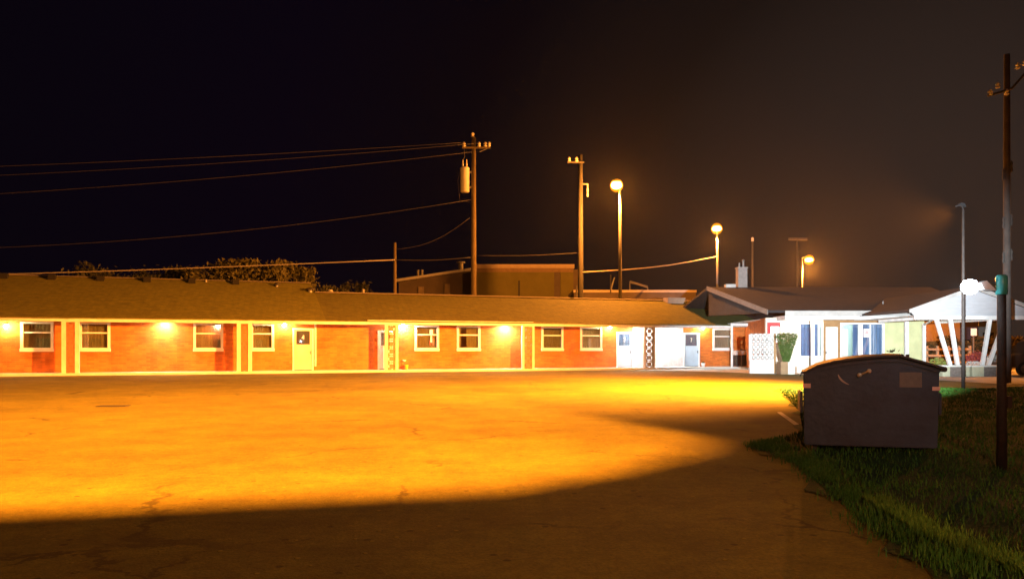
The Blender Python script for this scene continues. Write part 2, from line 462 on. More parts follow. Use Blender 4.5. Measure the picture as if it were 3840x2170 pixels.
# windows
def make_window(a, b, z0, z1, cm):
    fr = MB(); t = .13
    fr.box(a, a+t, WALL-.05, WALL+.10, z0+.16, z1); fr.box(b-t, b, WALL-.05, WALL+.10, z0+.16, z1)
    fr.box(a+t, b-t, WALL-.05, WALL+.10, z1-.10, z1)
    zm = z0 + (z1-z0)*.64
    fr.box(a+t, b-t, WALL-.02, WALL+.08, zm-.035, zm+.035)
    fr.box(a+t, b-t, WALL-.02, WALL+.08, z0+.16, z0+.20)
    w = fr.build("window", m_frame, motel)
    s_ = MB(); s_.box(a-.02, b+.02, WALL-.09, WALL+.10, z0, z0+.16); s_.build("sill", m_frame, w)
    p = MB(); p.box(a+t, b-t, WALL+.035, WALL+.043, z0+.20, zm-.035); p.box(a+t, b-t, WALL+.035, WALL+.043, zm+.035, z1-.10)
    p.build("pane", m_glass, w)
    c = MB(); n_ = 26
    hole = (int(abs(a)*7) % 5, int(abs(a)*13) % 3)
    for i in range(n_):
        if hole[1] == 0 and hole[0]*4 <= i < hole[0]*4+7: continue
        xa = a+t + (b-a-2*t)*i/n_; xb = a+t + (b-a-2*t)*(i+1)/n_
        ya = WALL+.15+.007*math.sin(i*1.9); yb = WALL+.15+.007*math.sin((i+1)*1.9)
        c.quad((xa, ya, z0+.12), (xb, yb, z0+.12), (xb, yb, z1), (xa, ya, z1))
    c.build("curtain", cm, w, smooth=True)
    return w, zm
k = 0
for (a, b, z0, z1, kind) in ops:
    if kind == 'win':
        pal = k in (7,) or k == 9
        w, zm = make_window(a, b, z0, z1, m_curtain2 if a > mx(2150, WALL) else m_curtain)
        if abs(a - mx(1555, WALL)) < .05:        # a bright sticker shows in this window
            d_ = MB(); xs = a + (b-a)*.62
            d_.box(xs, xs+.20, WALL+.02, WALL+.03, zm-.02, zm+.32); d_.box(xs+.05, xs+.15, WALL+.02, WALL+.03, zm-.46, zm-.02)
            d_.build("white_notice", mat("paper_notice", (.80, .78, .80), .6, .1), w)
            d_ = MB(); d_.box(xs+.16, xs+.26, WALL+.022, WALL+.03, zm-.60, zm-.22); d_.box(xs+.0, xs+.045, WALL+.022, WALL+.03, zm-.62, zm-.36)
            d_.build("red_notice", mat("red_paper", (.55, .10, .10), .6, .1), w)
        k += 1
# doors
def make_door(a, b, z1, kind):
    pm = {'y': m_door, 'w': m_frame, 'b': m_door_blue}[kind]
    fr = MB(); fr.box(a, a+.09, WALL-.03, WALL+.10, .13, z1); fr.box(b-.09, b, WALL-.03, WALL+.10, .13, z1); fr.box(a+.09, b-.09, WALL-.03, WALL+.10, z1-.08, z1)
    fr.build("door_frame", m_frame, motel)
    A, B = a+.10, b-.10; zt = z1-.09; zb = .16; zg = zb + (zt-zb)*.62
    d = MB(); d.box(A, A+.11, WALL+.02, WALL+.06, zb, zt); d.box(B-.11, B, WALL+.02, WALL+.06, zb, zt)
    d.box(A+.11, B-.11, WALL+.02, WALL+.06, zt-.06, zt); d.box(A+.11, B-.11, WALL+.02, WALL+.06, zg-.05, zg+.03)
    d.box(A+.11, B-.11, WALL+.035, WALL+.055, zb+.14, zg-.05); d.box(A+.11, B-.11, WALL+.02, WALL+.06, zb, zb+.14)
    d.box(A+.11, B-.11, WALL+.026, WALL+.06, zb+.68, zb+.74)
    o = d.build("door", pm, motel)
    p = MB(); p.box(A+.11, B-.11, WALL+.036, WALL+.042, zg+.03, zt-.06); p.build("pane", m_glass, o)
    c = MB(); c.box(A+.05, B-.05, WALL+.09, WALL+.11, zg-.02, zt-.02); c.build("curtain", m_blue_pane if kind == 'b' else mat("door_curtain", (.16, .15, .13), .9), o)
    h = MB(); h.box(B-.09, B-.05, WALL-.03, WALL+.02, 1.05, 1.22); h.build("handle", m_steel, o)
    return o, (A+B)/2, zg, zt
dd_ = {}
for (a, b, z0, z1, kind) in ops:
    if kind in 'ywb':
        o, xc, zg, zt = make_door(a, b, z1, kind)
        if kind in 'yb':                          # room number on the glass: a small white numeral
            num = {True: '4', False: '5'}[kind == 'y']
            zc = (zg+zt)/2
            nb = MB()
            if kind == 'y':
                nb.box(xc+.02, xc+.06, WALL+.028, WALL+.034, zc-.13, zc+.13); nb.box(xc-.07, xc+.02, WALL+.028, WALL+.034, zc-.06, zc-.02)
                nb.add([(xc-.07, WALL+.03, zc-.02), (xc-.03, WALL+.03, zc-.02), (xc+.02, WALL+.03, zc+.10), (xc+.02, WALL+.03, zc+.13)], [(0,1,2,3)])
            else:
                nb.box(xc-.05, xc+.06, WALL+.028, WALL+.034, zc+.10, zc+.14)
                nb.add([(xc+.02, WALL+.03, zc+.10), (xc+.06, WALL+.03, zc+.10), (xc+.0, WALL+.03, zc-.14), (xc-.04, WALL+.03, zc-.14)], [(0,1,2,3)])
            nb.build("numeral", m_frame, o)
# porch ceiling, fascia, roof
c_ = MB(); c_.box(XL, XR+.3, .06, WALL, CEIL, CEIL+.03); c_.build("soffit", m_soffit, motel)
fz = [(XL, mx(-40, 0), 0), (mx(-40, 0), mx(255, 0), .03), (mx(255, 0), mx(1378, 0), 0), (mx(1378, 0), mx(2000, 0), .05), (mx(2000, 0), mx(2745, 0), .02)]
fc = MB()
for a, b, z in fz: fc.box(a, b, 0, .055, 2.72+z*.4, 2.91+z)
fc.build("fascia", m_trim, motel)
gt = MB()
for a, b, z in fz[2:]: gt.box(a, b-.02, -.05, -.004, 2.835+z, 2.93+z)
gt.build("gutter", m_trim, motel)
xs = mx(1166, 7.9)
def roof_prism(x0, x1, yr, zr, yb, zb):
    r = MB()
    r.prism([(x0, -.10, EAVE), (x0, yr, zr), (x0, yb, zb), (x0, yb, zb-.12), (x0, yr, zr-.14), (x0, -.10, EAVE-.05)], (x1-x0, 0, 0))
    return r
r1 = roof_prism(XL, xs, 7.9, 5.58, 14.6, 3.30); r1.build("roof", m_roof, motel)
r2 = roof_prism(xs+.003, mx(2690, 5.7), 5.7, 4.84, 14.6, 1.9+1.2); r2.build("roof", m_roof_b, motel)
rc = MB(); rc.prism([(XL, 7.75, 5.585), (XL, 7.9, 5.66), (XL, 8.05, 5.585), (XL, 7.9, 5.60)], (xs-XL, 0, 0)); rc.prism([(xs, 5.55, 4.845), (xs, 5.7, 4.93), (xs, 5.85, 4.845), (xs, 5.7, 4.86)], (mx(2690, 5.7)-xs, 0, 0))
rc.build("ridge_cap", mat("ridge_shingles", (.20, .17, .13), .9, .2), motel)
ge = MB(); ge.add([(xs-.02, 5.0, 4.5), (xs-.02, 7.9, 5.45), (xs-.02, 14.5, 3.2), (xs-.02, 14.5, 2.8), (xs-.02, 5.0, 2.8)], [(0,1,2,3,4)]); ge.build("gable_wall", m_brick, motel)
for px_ in (15, 195, 377, 552, 720, 884):        # square attic vents near the ridge
    x0 = mx(px_, 7.35); v_ = MB(); z_ = EAVE + (7.35+.1)*(5.58-EAVE)/8.0
    v_.box(x0-.20, x0+.20, 7.15, 7.6, z_-.10, z_+.26); v_.build("roof_vent", m_black, motel, bevel=.02)
def vent_pipe(px_, y0, y1, d, r, cap=False, m=m_steel):
    x0 = mx(px_, d); p = MB(); za, zb = mz(px_, y1, d)-.25, mz(px_, y0, d)
    p.tube([(x0, d, za), (x0, d, zb)], r, 10)
    o = p.build("vent_pipe", m, motel)
    if cap:
        c = MB(); c.lathe([(r*.8, 0), (r*2.6, .02), (r*2.4, .10), (r*.6, .18)], (x0, d, zb-.04), 12); c.build("cap", m_dark, o)
vent_pipe(772, 1050, 1060, 7.6, .08); vent_pipe(1038, 1068, 1092, 6.9, .08, True); vent_pipe(1163, 1086, 1098, 5.8, .12, True)
vent_pipe(1238, 1086, 1100, 5.9, .17); vent_pipe(1362, 1084, 1102, 5.9, .09)
vent_pipe(2290, 1030, 1088, 8.5, .05); vent_pipe(2162, 1070, 1110, 6.0, .06)
hb = MB(); x0, x1 = mx(2500, 5.2), mx(2566, 5.2)
hb.add([(x0, 5.0, 4.5), (x1-.25, 5.0, 4.5), (x1, 5.0, 5.05), (x0, 5.0, 5.05), (x0, 5.7, 4.5), (x1-.25, 5.7, 4.5), (x1, 5.7, 5.05), (x0, 5.7, 5.05)], [(0,1,2,3),(4,7,6,5),(0,4,5,1),(1,5,6,2),(2,6,7,3),(3,7,4,0)])
tag(hb.build("roof_hatch", mat("beige_sheet", (.42, .35, .27), .7, .1), motel))

# breeze-block pillars at the walkway edge
def lens(x, y, cx, cy, a, b):      # lens: |x|<=a, bounded by parabola half-height b
    return abs(x-cx) <= a and abs(y-cy) <= b*(1-((x-cx)/a)**2)
def block_panel(w, rows, cols, bh, thick, cell=.02):
    mb = MB(); nx = int(round(w*cols/cell)); nz = int(round(bh*rows/cell))
    cw, ch = w*cols/nx, bh*rows/nz
    solid = [[True]*nx for _ in range(nz)]
    for j in range(nz):
        for i in range(nx):
            x = ((i+.5)*cw) % w - w/2; y = ((j+.5)*ch) % bh - bh/2
            hole = False
            for sgn in (-1, 1):
                if abs(x) <= w*.36 and 0 <= (y*sgn) - bh*.30 <= bh*.15*(1-(x/(w*.36))**2): hole = True
                if abs(y) <= bh*.28 and 0 <= (x*sgn) - w*.24 <= w*.19*(1-(y/(bh*.28))**2): hole = True
            if hole: solid[j][i] = False
    vid = {}
    def V(i, j, k):
        key = (i, j, k)
        if key not in vid:
            vid[key] = len(mb.v); mb.v.append((i*cw, k*thick, j*ch))
        return vid[key]
    for j in range(nz):
        for i in range(nx):
            if not solid[j][i]: continue
            mb.f.append((V(i,j,0), V(i+1,j,0), V(i+1,j+1,0), V(i,j+1,0)))
            mb.f.append((V(i,j,1), V(i,j+1,1), V(i+1,j+1,1), V(i+1,j,1)))
            for di, dj, e in ((-1,0,((i,j),(i,j+1))), (1,0,((i+1,j+1),(i+1,j))), (0,-1,((i+1,j),(i,j))), (0,1,((i,j+1),(i+1,j+1)))):
                a, b = i+di, j+dj
                if not (0 <= a < nx and 0 <= b < nz) or not solid[b][a]:
                    mb.f.append((V(*e[0],0), V(*e[1],0), V(*e[1],1), V(*e[0],1)))
    return mb
panel_cache = {}
cols_px = [(231,298,.20,'b'), (888,945,.20,'b'), (1443,1493,.16,'t'), (1957,2003,.14,'t'), (2414,2456,.12,'t')]
for a, b, pw, kind in cols_px:
    x0, x1 = mx(a, .12), mx(b, .12); w = x1-x0
    p = MB(); p.box(x0, x0+pw, .06, .24, .131, 2.80); p.box(x1-pw, x1, .06, .24, .131, 2.80); p.box(x0+pw, x1-pw, .07, .23, 2.70, 2.80)
    o = p.build("pillar", m_trim, motel)
    wi = w-2*pw
    pb = block_panel(wi, 6, 1, (2.70-.131)/6, .10)
    po = pb.build("block_screen", m_block_brown if kind == 'b' else m_block, o); po.location = (x0+pw, .10, .131)

# downspout by the first door, conduit post
ds = MB(); xd = mx(1183, 1.42); ds.box(xd-.05, xd+.05, 1.40, 1.495, .35, 2.8); ds.build("downspout", m_trim, motel)

def mworld(x, d, z): return Vector((x*CA - d*SA, M0Y + x*SA + d*CA, z))
# porch lamps: glowing jelly-jar wall lamps and hidden ceiling lamps
m_bulb_w = emit("warm_lamp_glass", (1.0, .66, .30), 750)
m_bulb_c = emit("white_lamp_glass", (1.0, .82, .64), 1000)
def wall_lamp(px_, py_, m, label, d=WALL):
    x_ = mx(px_, d-.29); z_ = mz(px_, py_, d-.29)
    e = empty("wall_lamp", mworld(x_, d, z_), ANG)
    b = MB(); b.box(-.06, .06, -.03, 0, -.02, .13); b.box(-.03, .03, -.26, -.031, .09, .12); b.build("bracket", m_metal, e)
    gl = MB(); gl.lathe([(.03, .085), (.07, .06), (.085, .0), (.075, -.07), (.045, -.115), (.01, -.125)], (0, -.29, -.0), 12); gl.build("globe", m, e, smooth=True)
    cp = MB(); cp.lathe([(.035, .09), (.075, .092), (.05, .12), (.02, .125)], (0, -.29, 0), 12); cp.build("cap", m_dark, e)
    return tag(e, label, "wall lamp", "lit lamps along the motel porch")
wall_lamp(22, 1222, m_bulb_w, "glowing porch lamp left of the leftmost window")
wall_lamp(1066, 1218, m_bulb_w, "glowing porch lamp between a window and the yellow-lit door")
wall_lamp(1514, 1222, m_bulb_c, "whitest glowing porch lamp, right of the pillar beside the half-hidden door")
wall_lamp(2288, 1226, m_bulb_w, "glowing porch lamp left of the first blue door")
wall_lamp(2637, 1227, m_bulb_w, "glowing porch lamp right of the second blue door")
m_disc = emit("ceiling_lamp_glass", (1.0, .78, .50), 700)
m_disc_w = emit("cool_ceiling_lamp_glass", (.95, .97, 1.0), 800)
def ceiling_lamp(px_, m, label, r=.13, d=1.1):
    x_ = mx(px_, d)
    e = empty("ceiling_lamp", mworld(x_, d, CEIL-.002), ANG)
    b = MB(); b.lathe([(r*1.15, 0), (r*1.15, -.02), (r*1.0, -.025)], (0,0,0), 16); b.build("base", m_metal, e)
    gl = MB(); gl.lathe([(r, -.026), (r*.85, -.045), (r*.4, -.055)], (0,0,0), 16); gl.build("diffuser", m, e, smooth=True)
    return tag(e, label, "ceiling lamp", "lamps hidden under the motel eave")
ceiling_lamp(618, m_disc, "lamp under the eave lighting bare brick left of the third window", .17, 1.22)
ceiling_lamp(1900, m_disc, "lamp under the eave lighting bare brick left of a block pillar", .22, 1.18)
ceiling_lamp(2395, m_disc_w, "white lamp under the eave right of the first blue door", .17, .75)
ceiling_lamp(2510, m_disc_w, "white lamp under the eave left of the second blue door", .17, .75)

# things standing on the walkway
def put(name, px_, d, label, cat):
    e = empty(name, mworld(mx(px_, d), d, .131), ANG); return tag(e, label, cat)
e = put("bucket", 1524, 1.05, "small yellow bucket on the walkway below the white porch lamp", "bucket")
b = MB(); b.lathe([(.09, 0), (.115, .26), (.12, .27), (.105, .27), (.085, .02)], (0,0,0), 14); b.build("body", mat("yellow_plastic", (.70, .55, .05), .5), e, smooth=True)
b = MB(); b.tube([(-.11, 0, .25), (-.08, -.05, .16), (0, -.07, .12), (.08, -.05, .16), (.11, 0, .25)], .006, 6); b.build("handle", m_metal, e)
e = put("ash_stand", 1516, 1.25, "thin stand with a white bowl beside the yellow bucket", "ash stand")
b = MB(); b.lathe([(.11, 0), (.11, .02), (.02, .03), (.02, .44), (.03, .46)], (0,0,0), 12); b.build("stand", mat("rusty_steel", (.25, .09, .04), .8), e)
b = MB(); b.lathe([(.03, .46), (.10, .50), (.12, .56), (.10, .555), (.03, .50)], (0,0,0), 14); b.build("bowl", m_frame, e, smooth=True)
e = put("flower_pot", 2637, 1.1, "small white pot on the walkway right of the second blue door", "pot")
b = MB(); b.lathe([(.10, 0), (.14, .22), (.15, .25), (.13, .25), (.11, .05)], (0,0,0), 14); b.build("pot", m_frame, e, smooth=True)
b = MB(); b.lathe([(.12, .22), (.10, .30), (.03, .33)], (0,0,0), 10); b.build("soil_mound", m_lawn, e, smooth=True)
# covered grill by the last window
e = put("grill", 2775, .75, "grey lidded grill with dark cabinet beside the rightmost window", "grill")
b = MB(); b.box(-.44, -.12, -.26, .26, .06, .78); b.box(-.04, .44, -.26, .26, .06, .78); b.box(-.44, .44, .20, .26, .06, .76); b.build("cabinet", m_dark, e, bevel=.01)
b = MB(); b.box(-.119, -.041, -.275, .19, .02, .78); b.build("centre_post", m_steel, e)
b = MB(); b.prism([(-.50, -.30, .79), (-.50, -.30, .98), (-.50, -.16, 1.10), (-.50, .18, 1.10), (-.50, .28, .98), (-.50, .28, .79)], (1.0, 0, 0)); b.build("lid", mat("grey_lid", (.42, .37, .36), .5, .2, 6), e, bevel=.015)
b = MB(); b.box(.10, .42, -.12, .1, 1.105, 1.15); b.build("rack", m_dark, e)
for sx in (-.38, .38):
    for sy in (-.2, .2):
        b = MB(); b.tube([(sx, sy-.02, .035), (sx, sy+.02, .035)], .034, 10); b.build("wheel", m_dark, e)

# ------------------------------------------------------------------ office
off = empty("motel_office", (0, 0, 0))
tag(off, "motel office with blue curtained windows and gabled drive-through canopy", "office")
m_wallw = mat("cream_wall_paint", (.66, .60, .48), .8, .12, 1.5)
m_wallg = mat("pale_green_wall_paint", (.50, .52, .28), .8, .14, 1.5)
m_wood = mat("brown_wood", (.30, .17, .07), .7, .3, 3, stretch=(1, 1, 8))
m_grey_trim = mat("grey_fascia_paint", (.42, .40, .37), .7, .2, 2)
m_gable = mat("white_gable_boards", (.42, .43, .45), .7, .10, 2, stretch=(1, 1, 6))
YE, YW = 44.6, 46.6                              # eave line and front wall
def ox(px_, Y): return (px_-1920.0)*Y/F
EL = ox(2945, YE)
# front wall, in pieces round the openings
fw = MB(); T = .2
def opx(a): return ox(a, YW)
fw.box(opx(2872), opx(2996), YW, YW+T, 0, 3.15)
fw.build("wall", m_wallw, off)
fw = MB(); fw.box(opx(2996), opx(3088), YW, YW+T, 0, .84)
fw.build("wall", m_wallw, off)
fw = MB(); fw.box(opx(2996), opx(3088), YW, YW+T, 2.86, 3.15); fw.build("lintel", m_wallw, off)
hd = MB(); hd.box(opx(3088), opx(3316), YW, YW+T, 2.86, 3.15); hd.build("wood_header", m_wood, off)
uw = MB(); uw.box(opx(3150), opx(3316), YW, YW+T, 0, .80); uw.build("wall", m_wallw, off)
gw = MB(); gw.box(opx(3316), opx(3466), YW, YW+T, 0, 3.15); tag(gw.build("wall", m_wallg, off), label="pale green end wall of the office")
sw = MB(); a = Vector((opx(2872), YW+T+.001, 0)); b = Vector((16.15, 55.4, 0)); n_ = Vector((.2, -.02, 0))
sw.add([a, b, b+n_, a+n_, a+Vector((0,0,3.15)), b+Vector((0,0,3.15)), b+n_+Vector((0,0,3.15)), a+n_+Vector((0,0,3.15))], [(0,1,2,3),(4,7,6,5),(0,4,5,1),(1,5,6,2),(2,6,7,3),(3,7,4,0)])
sw.build("side_wall", m_brick, off)
es = MB(); es.box(opx(3466)-.2, opx(3466), YW+T+.001, 56, 0, 3.15); es.box(17.0, opx(3466)-.201, 55.8, 56, 0, 3.15); es.build("rear_wall", m_wallg, off)
# interior: floor, back wall and inner door
inn = MB(); inn.box(opx(3000), opx(3316), 50.0, 50.1, 0, 3.15); inn.build("inner_wall", mat("teal_wall_paint", (.34, .50, .54), .8, .08), off)
idr = MB(); idr.box(opx(3180)+.55, opx(3222)+.75, 49.93, 49.995, .1, 2.55); idr.build("inner_door", m_frame, off)
fl = MB(); fl.box(opx(2890), opx(3460), YW+T+.002, 55.7, .0, .08); fl.build("floor", m_conc, off)
cl = MB(); cl.box(opx(2890), opx(3460), YW+T+.002, 55.7, 3.10, 3.14); cl.build("ceiling", m_soffit, off)
def owin(a, b, z0, z1, cm, mull=()):
    A, B = opx(a), opx(b); t = .10
    fr = MB(); fr.box(A, A+t, YW-.03, YW+.12, z0, z1); fr.box(B-t, B, YW-.03, YW+.12, z0, z1)
    fr.box(A+t, B-t, YW-.03, YW+.12, z0, z0+.10); fr.box(A+t, B-t, YW-.03, YW+.12, z1-.08, z1)
    for mpx in mull: fr.box(opx(mpx)-.035, opx(mpx)+.035, YW-.02, YW+.10, z0+.10, z1-.08)
    o = fr.build("window", m_frame, off)
    p = MB(); p.box(A+t, B-t, YW+.04, YW+.05, z0+.10, z1-.08); p.build("pane", m_glass, o)
    if cm:
        for (ca, cb) in cm:
            c = MB(); xa0, xb0 = opx(ca), opx(cb); n_ = 24
            for i in range(n_):
                xa = xa0+(xb0-xa0)*i/n_; xb = xa0+(xb0-xa0)*(i+1)/n_
                ya = YW+.20+.035*math.sin(i*1.7); yb = YW+.20+.035*math.sin((i+1)*1.7)
                c.quad((xa, ya, z0+.06), (xb, yb, z0+.06), (xb, yb, z1), (xa, ya, z1))
            c.build("curtain", m_blue_curt, o, smooth=True)
    return o
m_blue_curt = mat("blue_curtain", (.30, .44, .80), .85, .3, 1.2, stretch=(7, 1, .5))
owin(2996, 3087, .84, 2.86, [(2999, 3076)], (3070,))
w2_ = owin(3150, 3226, .80, 2.86, [(3203, 3224)])
w3_ = owin(3228, 3316, .80, 2.86, [(3230, 3313)], (3264,))
sg = MB(); sg.box(opx(3239), opx(3263), YW+.01, YW+.03, 2.02, 2.52); s_ = sg.build("notice", mat("notice_paper", (.80, .68, .66), .6, .06), w3_)
rt = MB()
for i, (z, wd) in enumerate(((2.42, .22), (2.34, .16), (2.26, .22), (2.14, .06))):
    cx = opx(3251); rt.box(cx-wd/2, cx+wd/2, YW+.004, YW+.0095, z-.018, z+.018)
rt.build("lettering", mat("red_ink", (.55, .08, .08), .6), s_)
# wooden-framed entrance door
df = MB(); A, B = opx(3088), opx(3150)
df.box(A, A+.12, YW-.04, YW+T, 0, 2.86); df.box(B-.12, B, YW-.04, YW+T, 0, 2.86); df.box(A+.12, B-.12, YW-.04, YW+T, 2.62, 2.86); df.box(A+.12, B-.12, YW-.03, YW+.05, .08, .62)
dfo = df.build("door_frame", m_wood, off)
dl = MB(); dl.box(A+.125, B-.125, YW+.02, YW+.07, .63, 2.61); dlo = dl.build("door", m_frame, off)
dh = MB(); dh.box(A+.14, A+.18, YW-.04, YW+.02, 1.05, 1.2); dh.build("handle", m_steel, dlo)
# eave beam, fascia, posts
bm_ = MB(); bm_.box(EL, ox(3700, YE), YE, YE+.16, 2.98, 3.17)
bm_.add([(EL-.02, YE+.01, 2.98), (EL-.02, YE+.01, 3.17), (16.1, 54.6, 3.17), (16.1, 54.6, 2.98), (EL+.14, YE+.16, 2.98), (EL+.14, YE+.16, 3.17), (16.25, 54.6, 3.17), (16.25, 54.6, 2.98)], [(0,1,2,3),(4,7,6,5),(0,4,5,1),(1,5,6,2),(2,6,7,3),(3,7,4,0)])
bm_.build("eave_beam", m_trim, off)
fs = MB(); fs.box(EL-.1, ox(3520, YE), YE-.28, YE-.24, 3.17, 3.46); fs.build("fascia", m_grey_trim, off)
so = MB(); so.box(EL-.05, ox(3500, YE), YE-.235, YW-.002, 3.175, 3.20); so.build("soffit", m_soffit, off)
sf2 = MB(); xa, xb = mx(2742, -.35), mx(2838, -.35)
for px_ in (3047, 3400):
    x_ = ox(px_, YE+.08); p = MB(); p.box(x_-.085, x_+.085, YE+.0, YE+.16, .35 if px_ == 3047 else 0.006, 2.978); p.build("post", m_trim, off)
lw_ = MB(); lw_.box(ox(2985, YE), ox(3093, YE), YE-.15, YE+.25, 0.007, .35); lw_.build("porch_wall", m_wallw, off)
cp_ = MB(); x_ = ox(3466, YE+.5); cp_.box(x_-.07, x_+.07, YE+.45, YE+.60, .006, 2.78)
cp_.build("corner_post", m_trim, off)
br = MB(); br.tube([(x_, YE+.52, 2.70), (ox(3512, 40.5), 40.6, 2.92)], .06, 8); br.build("brace", m_trim, off)
# main roof with a raking left end
RA = px2(2880, 1163, 44.6); RB = px2(2652, 1076, 52.6)
RC = Vector((27.5, 52.6, RB.z)); RD = Vector((26.5, 44.2, RA.z)); RE = Vector((11.8, 60.5, 3.6)); RG = Vector((27.5, 60.5, 3.6))
rf = MB(); t_ = Vector((0, 0, -.14))
P = [RA, RD, RC, RB, RG, RE]; P2 = [p+t_ for p in P]
rf.add(P+P2, [(0,1,2,3), (3,2,4,5), (6,9,8,7), (9,11,10,8), (0,6,7,1), (1,7,8,2), (2,8,10,4), (4,10,11,5), (5,11,9,3), (3,9,6,0)])
rf.build("roof", m_roof2, off)
dr = (RB-RA).normalized(); nv = Vector((-.75, -.45, 0))*.07
bb = MB(); q0, q1 = RA+Vector((0,0,.05)), RB+Vector((0,0,.06))
bb.add([q0, q1, q1+Vector((0,0,-.30)), q0+Vector((0,0,-.30)), q0+nv, q1+nv, q1+nv+Vector((0,0,-.30)), q0+nv+Vector((0,0,-.30))], [(0,1,2,3),(4,7,6,5),(0,4,5,1),(1,5,6,2),(2,6,7,3),(3,7,4,0)])
bb.build("bargeboard", mat("weathered_bargeboard", (.20, .165, .135), .8, .2, 3), off)
gwl = MB(); ins = Vector((.12, .1, 0))
gwl.add([RA+ins+Vector((0,0,-.15)), RB+ins+Vector((0,0,-.15)), Vector((RB.x+.12, RB.y+.1, 3.5))], [(0,1,2)])
gwl.build("gable_wall", m_roof2, off)
# chimney with flues
ch = MB(); cx, cy = ox(2783, 52.6), 52.75; ch.box(cx-.30, cx+.30, cy-.3, cy+.3, 4.6, 6.62); ch.box(cx-.34, cx+.34, cy-.34, cy+.34, 6.621, 6.70)
cho = ch.build("chimney", mat("chimney_block", (.22, .20, .185), .9, .2, 5), off)
fl_ = MB(); fl_.tube([(cx+.12, cy, 6.7), (cx+.12, cy, 7.15)], .07, 10); fl_.lathe([(.07, 0), (.12, .03), (.03, .12)], (cx+.12, cy, 7.12), 10); fl_.build("flue", m_steel, cho)
fl_ = MB(); fl_.tube([(cx-.14, cy, 6.7), (cx-.14, cy, 7.0)], .05, 10); fl_.build("flue", m_steel, cho)
rb = MB(); rb.box(cx-1.1, cx-.45, cy-.3, cy+.2, 5.3, 5.58); rb.build("roof_vent", m_grey_trim, off)
vp = MB(); vx = ox(3311, 45.5); vp.tube([(vx, 45.5, 3.6), (vx, 45.5, 4.05)], .035, 8); vp.build("vent_pipe", m_steel, off)
# canopy: gable facing the lot, beam, V posts, roof
YC = 39.2
CX = ox(3645, YC); HWD = CX - ox(3404, YC)
zl, za = 3.27, 3.27+.36*HWD
cg = MB(); cg.add([(CX-HWD+.35, YC, 2.96), (CX+HWD-.35, YC, 2.96), (CX+HWD-.1, YC, zl-.06), (CX, YC, za-.09), (CX-HWD+.1, YC, zl-.06), (CX-HWD+.35, YC+.05, 2.96), (CX+HWD-.35, YC+.05, 2.96), (CX+HWD-.1, YC+.05, zl-.06), (CX, YC+.05, za-.09), (CX-HWD+.1, YC+.05, zl-.06)],
       [(0,1,2,3,4),(5,9,8,7,6),(0,5,6,1),(1,6,7,2),(2,7,8,3),(3,8,9,4),(4,9,5,0)])
cg.build("canopy_gable", m_gable, off)
cb = MB(); cb.box(CX-HWD+.3, CX+HWD-.3, YC-.10, YC-.003, 2.78, 2.97); cb.box(CX-HWD+.9, CX-HWD+1.06, YC, YE-.3, 2.80, 2.95); cb.box(CX+HWD-1.06, CX+HWD-.9, YC, YE+2, 2.80, 2.95); cb.build("canopy_beam", m_trim, off)
csf = MB(); csf.box(CX-HWD+.35, CX+HWD-.35, YC+.06, YE+1.6, 2.975, 3.0); csf.build("canopy_ceiling", m_soffit, off)
crf = MB(); t = .12; y0, y1 = YC-.25, 52.0
for s in (-1, 1):
    crf.prism([(CX+s*.0, y0, za), (CX+s*HWD, y0, zl), (CX+s*HWD, y0, zl-t), (CX+s*.0, y0, za-t)], (0, y1-y0, 0))
crf.build("canopy_roof", m_roof2, off)
crk = MB()
for s in (-1, 1):
    crk.prism([(CX+s*.0, y0-.03, za+.03), (CX+s*(HWD+.05), y0-.03, zl+.01), (CX+s*(HWD+.05), y0-.03, zl-.17), (CX+s*.0, y0-.03, za-.17)], (0, .028, 0))
crk.build("canopy_bargeboard", m_grey_trim, off)
for (tx, ty, bx, by) in ((3508, 1187, 3563, 1362), (3562, 1187, 3591, 1362), (3714, 1192, 3684, 1364), (3774, 1192, 3707, 1364)):
    yy = YC+.18
    p0 = px2(tx, ty, yy); p1 = px2(bx, by, yy); p0.z = 2.965
    d_ = MB(); w_ = .085
    d_.add([(p1.x-w_, yy-.06, .56), (p1.x+w_, yy-.06, .56), (p1.x+w_, yy+.08, .56), (p1.x-w_, yy+.08, .56), (p0.x-w_, yy-.06, p0.z), (p0.x+w_, yy-.06, p0.z), (p0.x+w_, yy+.08, p0.z), (p0.x-w_, yy+.08, p0.z)],
           [(0,3,2,1),(4,5,6,7),(0,1,5,4),(1,2,6,5),(2,3,7,6),(3,0,4,7)])
    d_.build("canopy_post", m_trim, off)
light("office_room_light", 'POINT', (ox(3170, 48.2), 48.2, 2.7), 420, (1, .95, .85), off, .15)
cl_ = MB(); cl_.lathe([(.18, 0), (.16, -.05), (.05, -.08)], (ox(3170, 48.2), 48.2, 3.095), 14); cl_.build("room_lamp", emit("room_lamp_glass", (1, .93, .82), 14), off, smooth=True)

# planters under the canopy posts
m_stone = mat("dark_stone", (.16, .13, .11), .9, .4, 8, .5, 20)
m_capst = mat("pale_coping", (.60, .60, .54), .85, .15, 3)
m_tanst = mat("pale_block", (.42, .41, .28), .85, .18, 4)
def planter(a, b, segs, label):
    yy = YC-.1
    x0, x1 = ox(a, yy), ox(b, yy)
    e = empty("planter", ((x0+x1)/2, yy, 0.006)); c0 = (x0+x1)/2
    for sa, sb, m in segs:
        s_ = MB(); s_.box(ox(sa, yy)-c0, ox(sb, yy)-c0, 0, .75, 0, .47); s_.build("panel", m, e)
    cpn = MB(); cpn.box(x0-c0-.05, x1-c0+.05, -.05, .8, .471, .55); cpn.build("coping", m_capst, e, bevel=.01)
    return tag(e, label, "planter", "planters under the canopy posts")
planter(3535, 3636, [(3535, 3563, m_tanst), (3563.3, 3618, m_stone), (3618.3, 3636, m_tanst)], "stone planter under the left pair of slanted canopy posts")
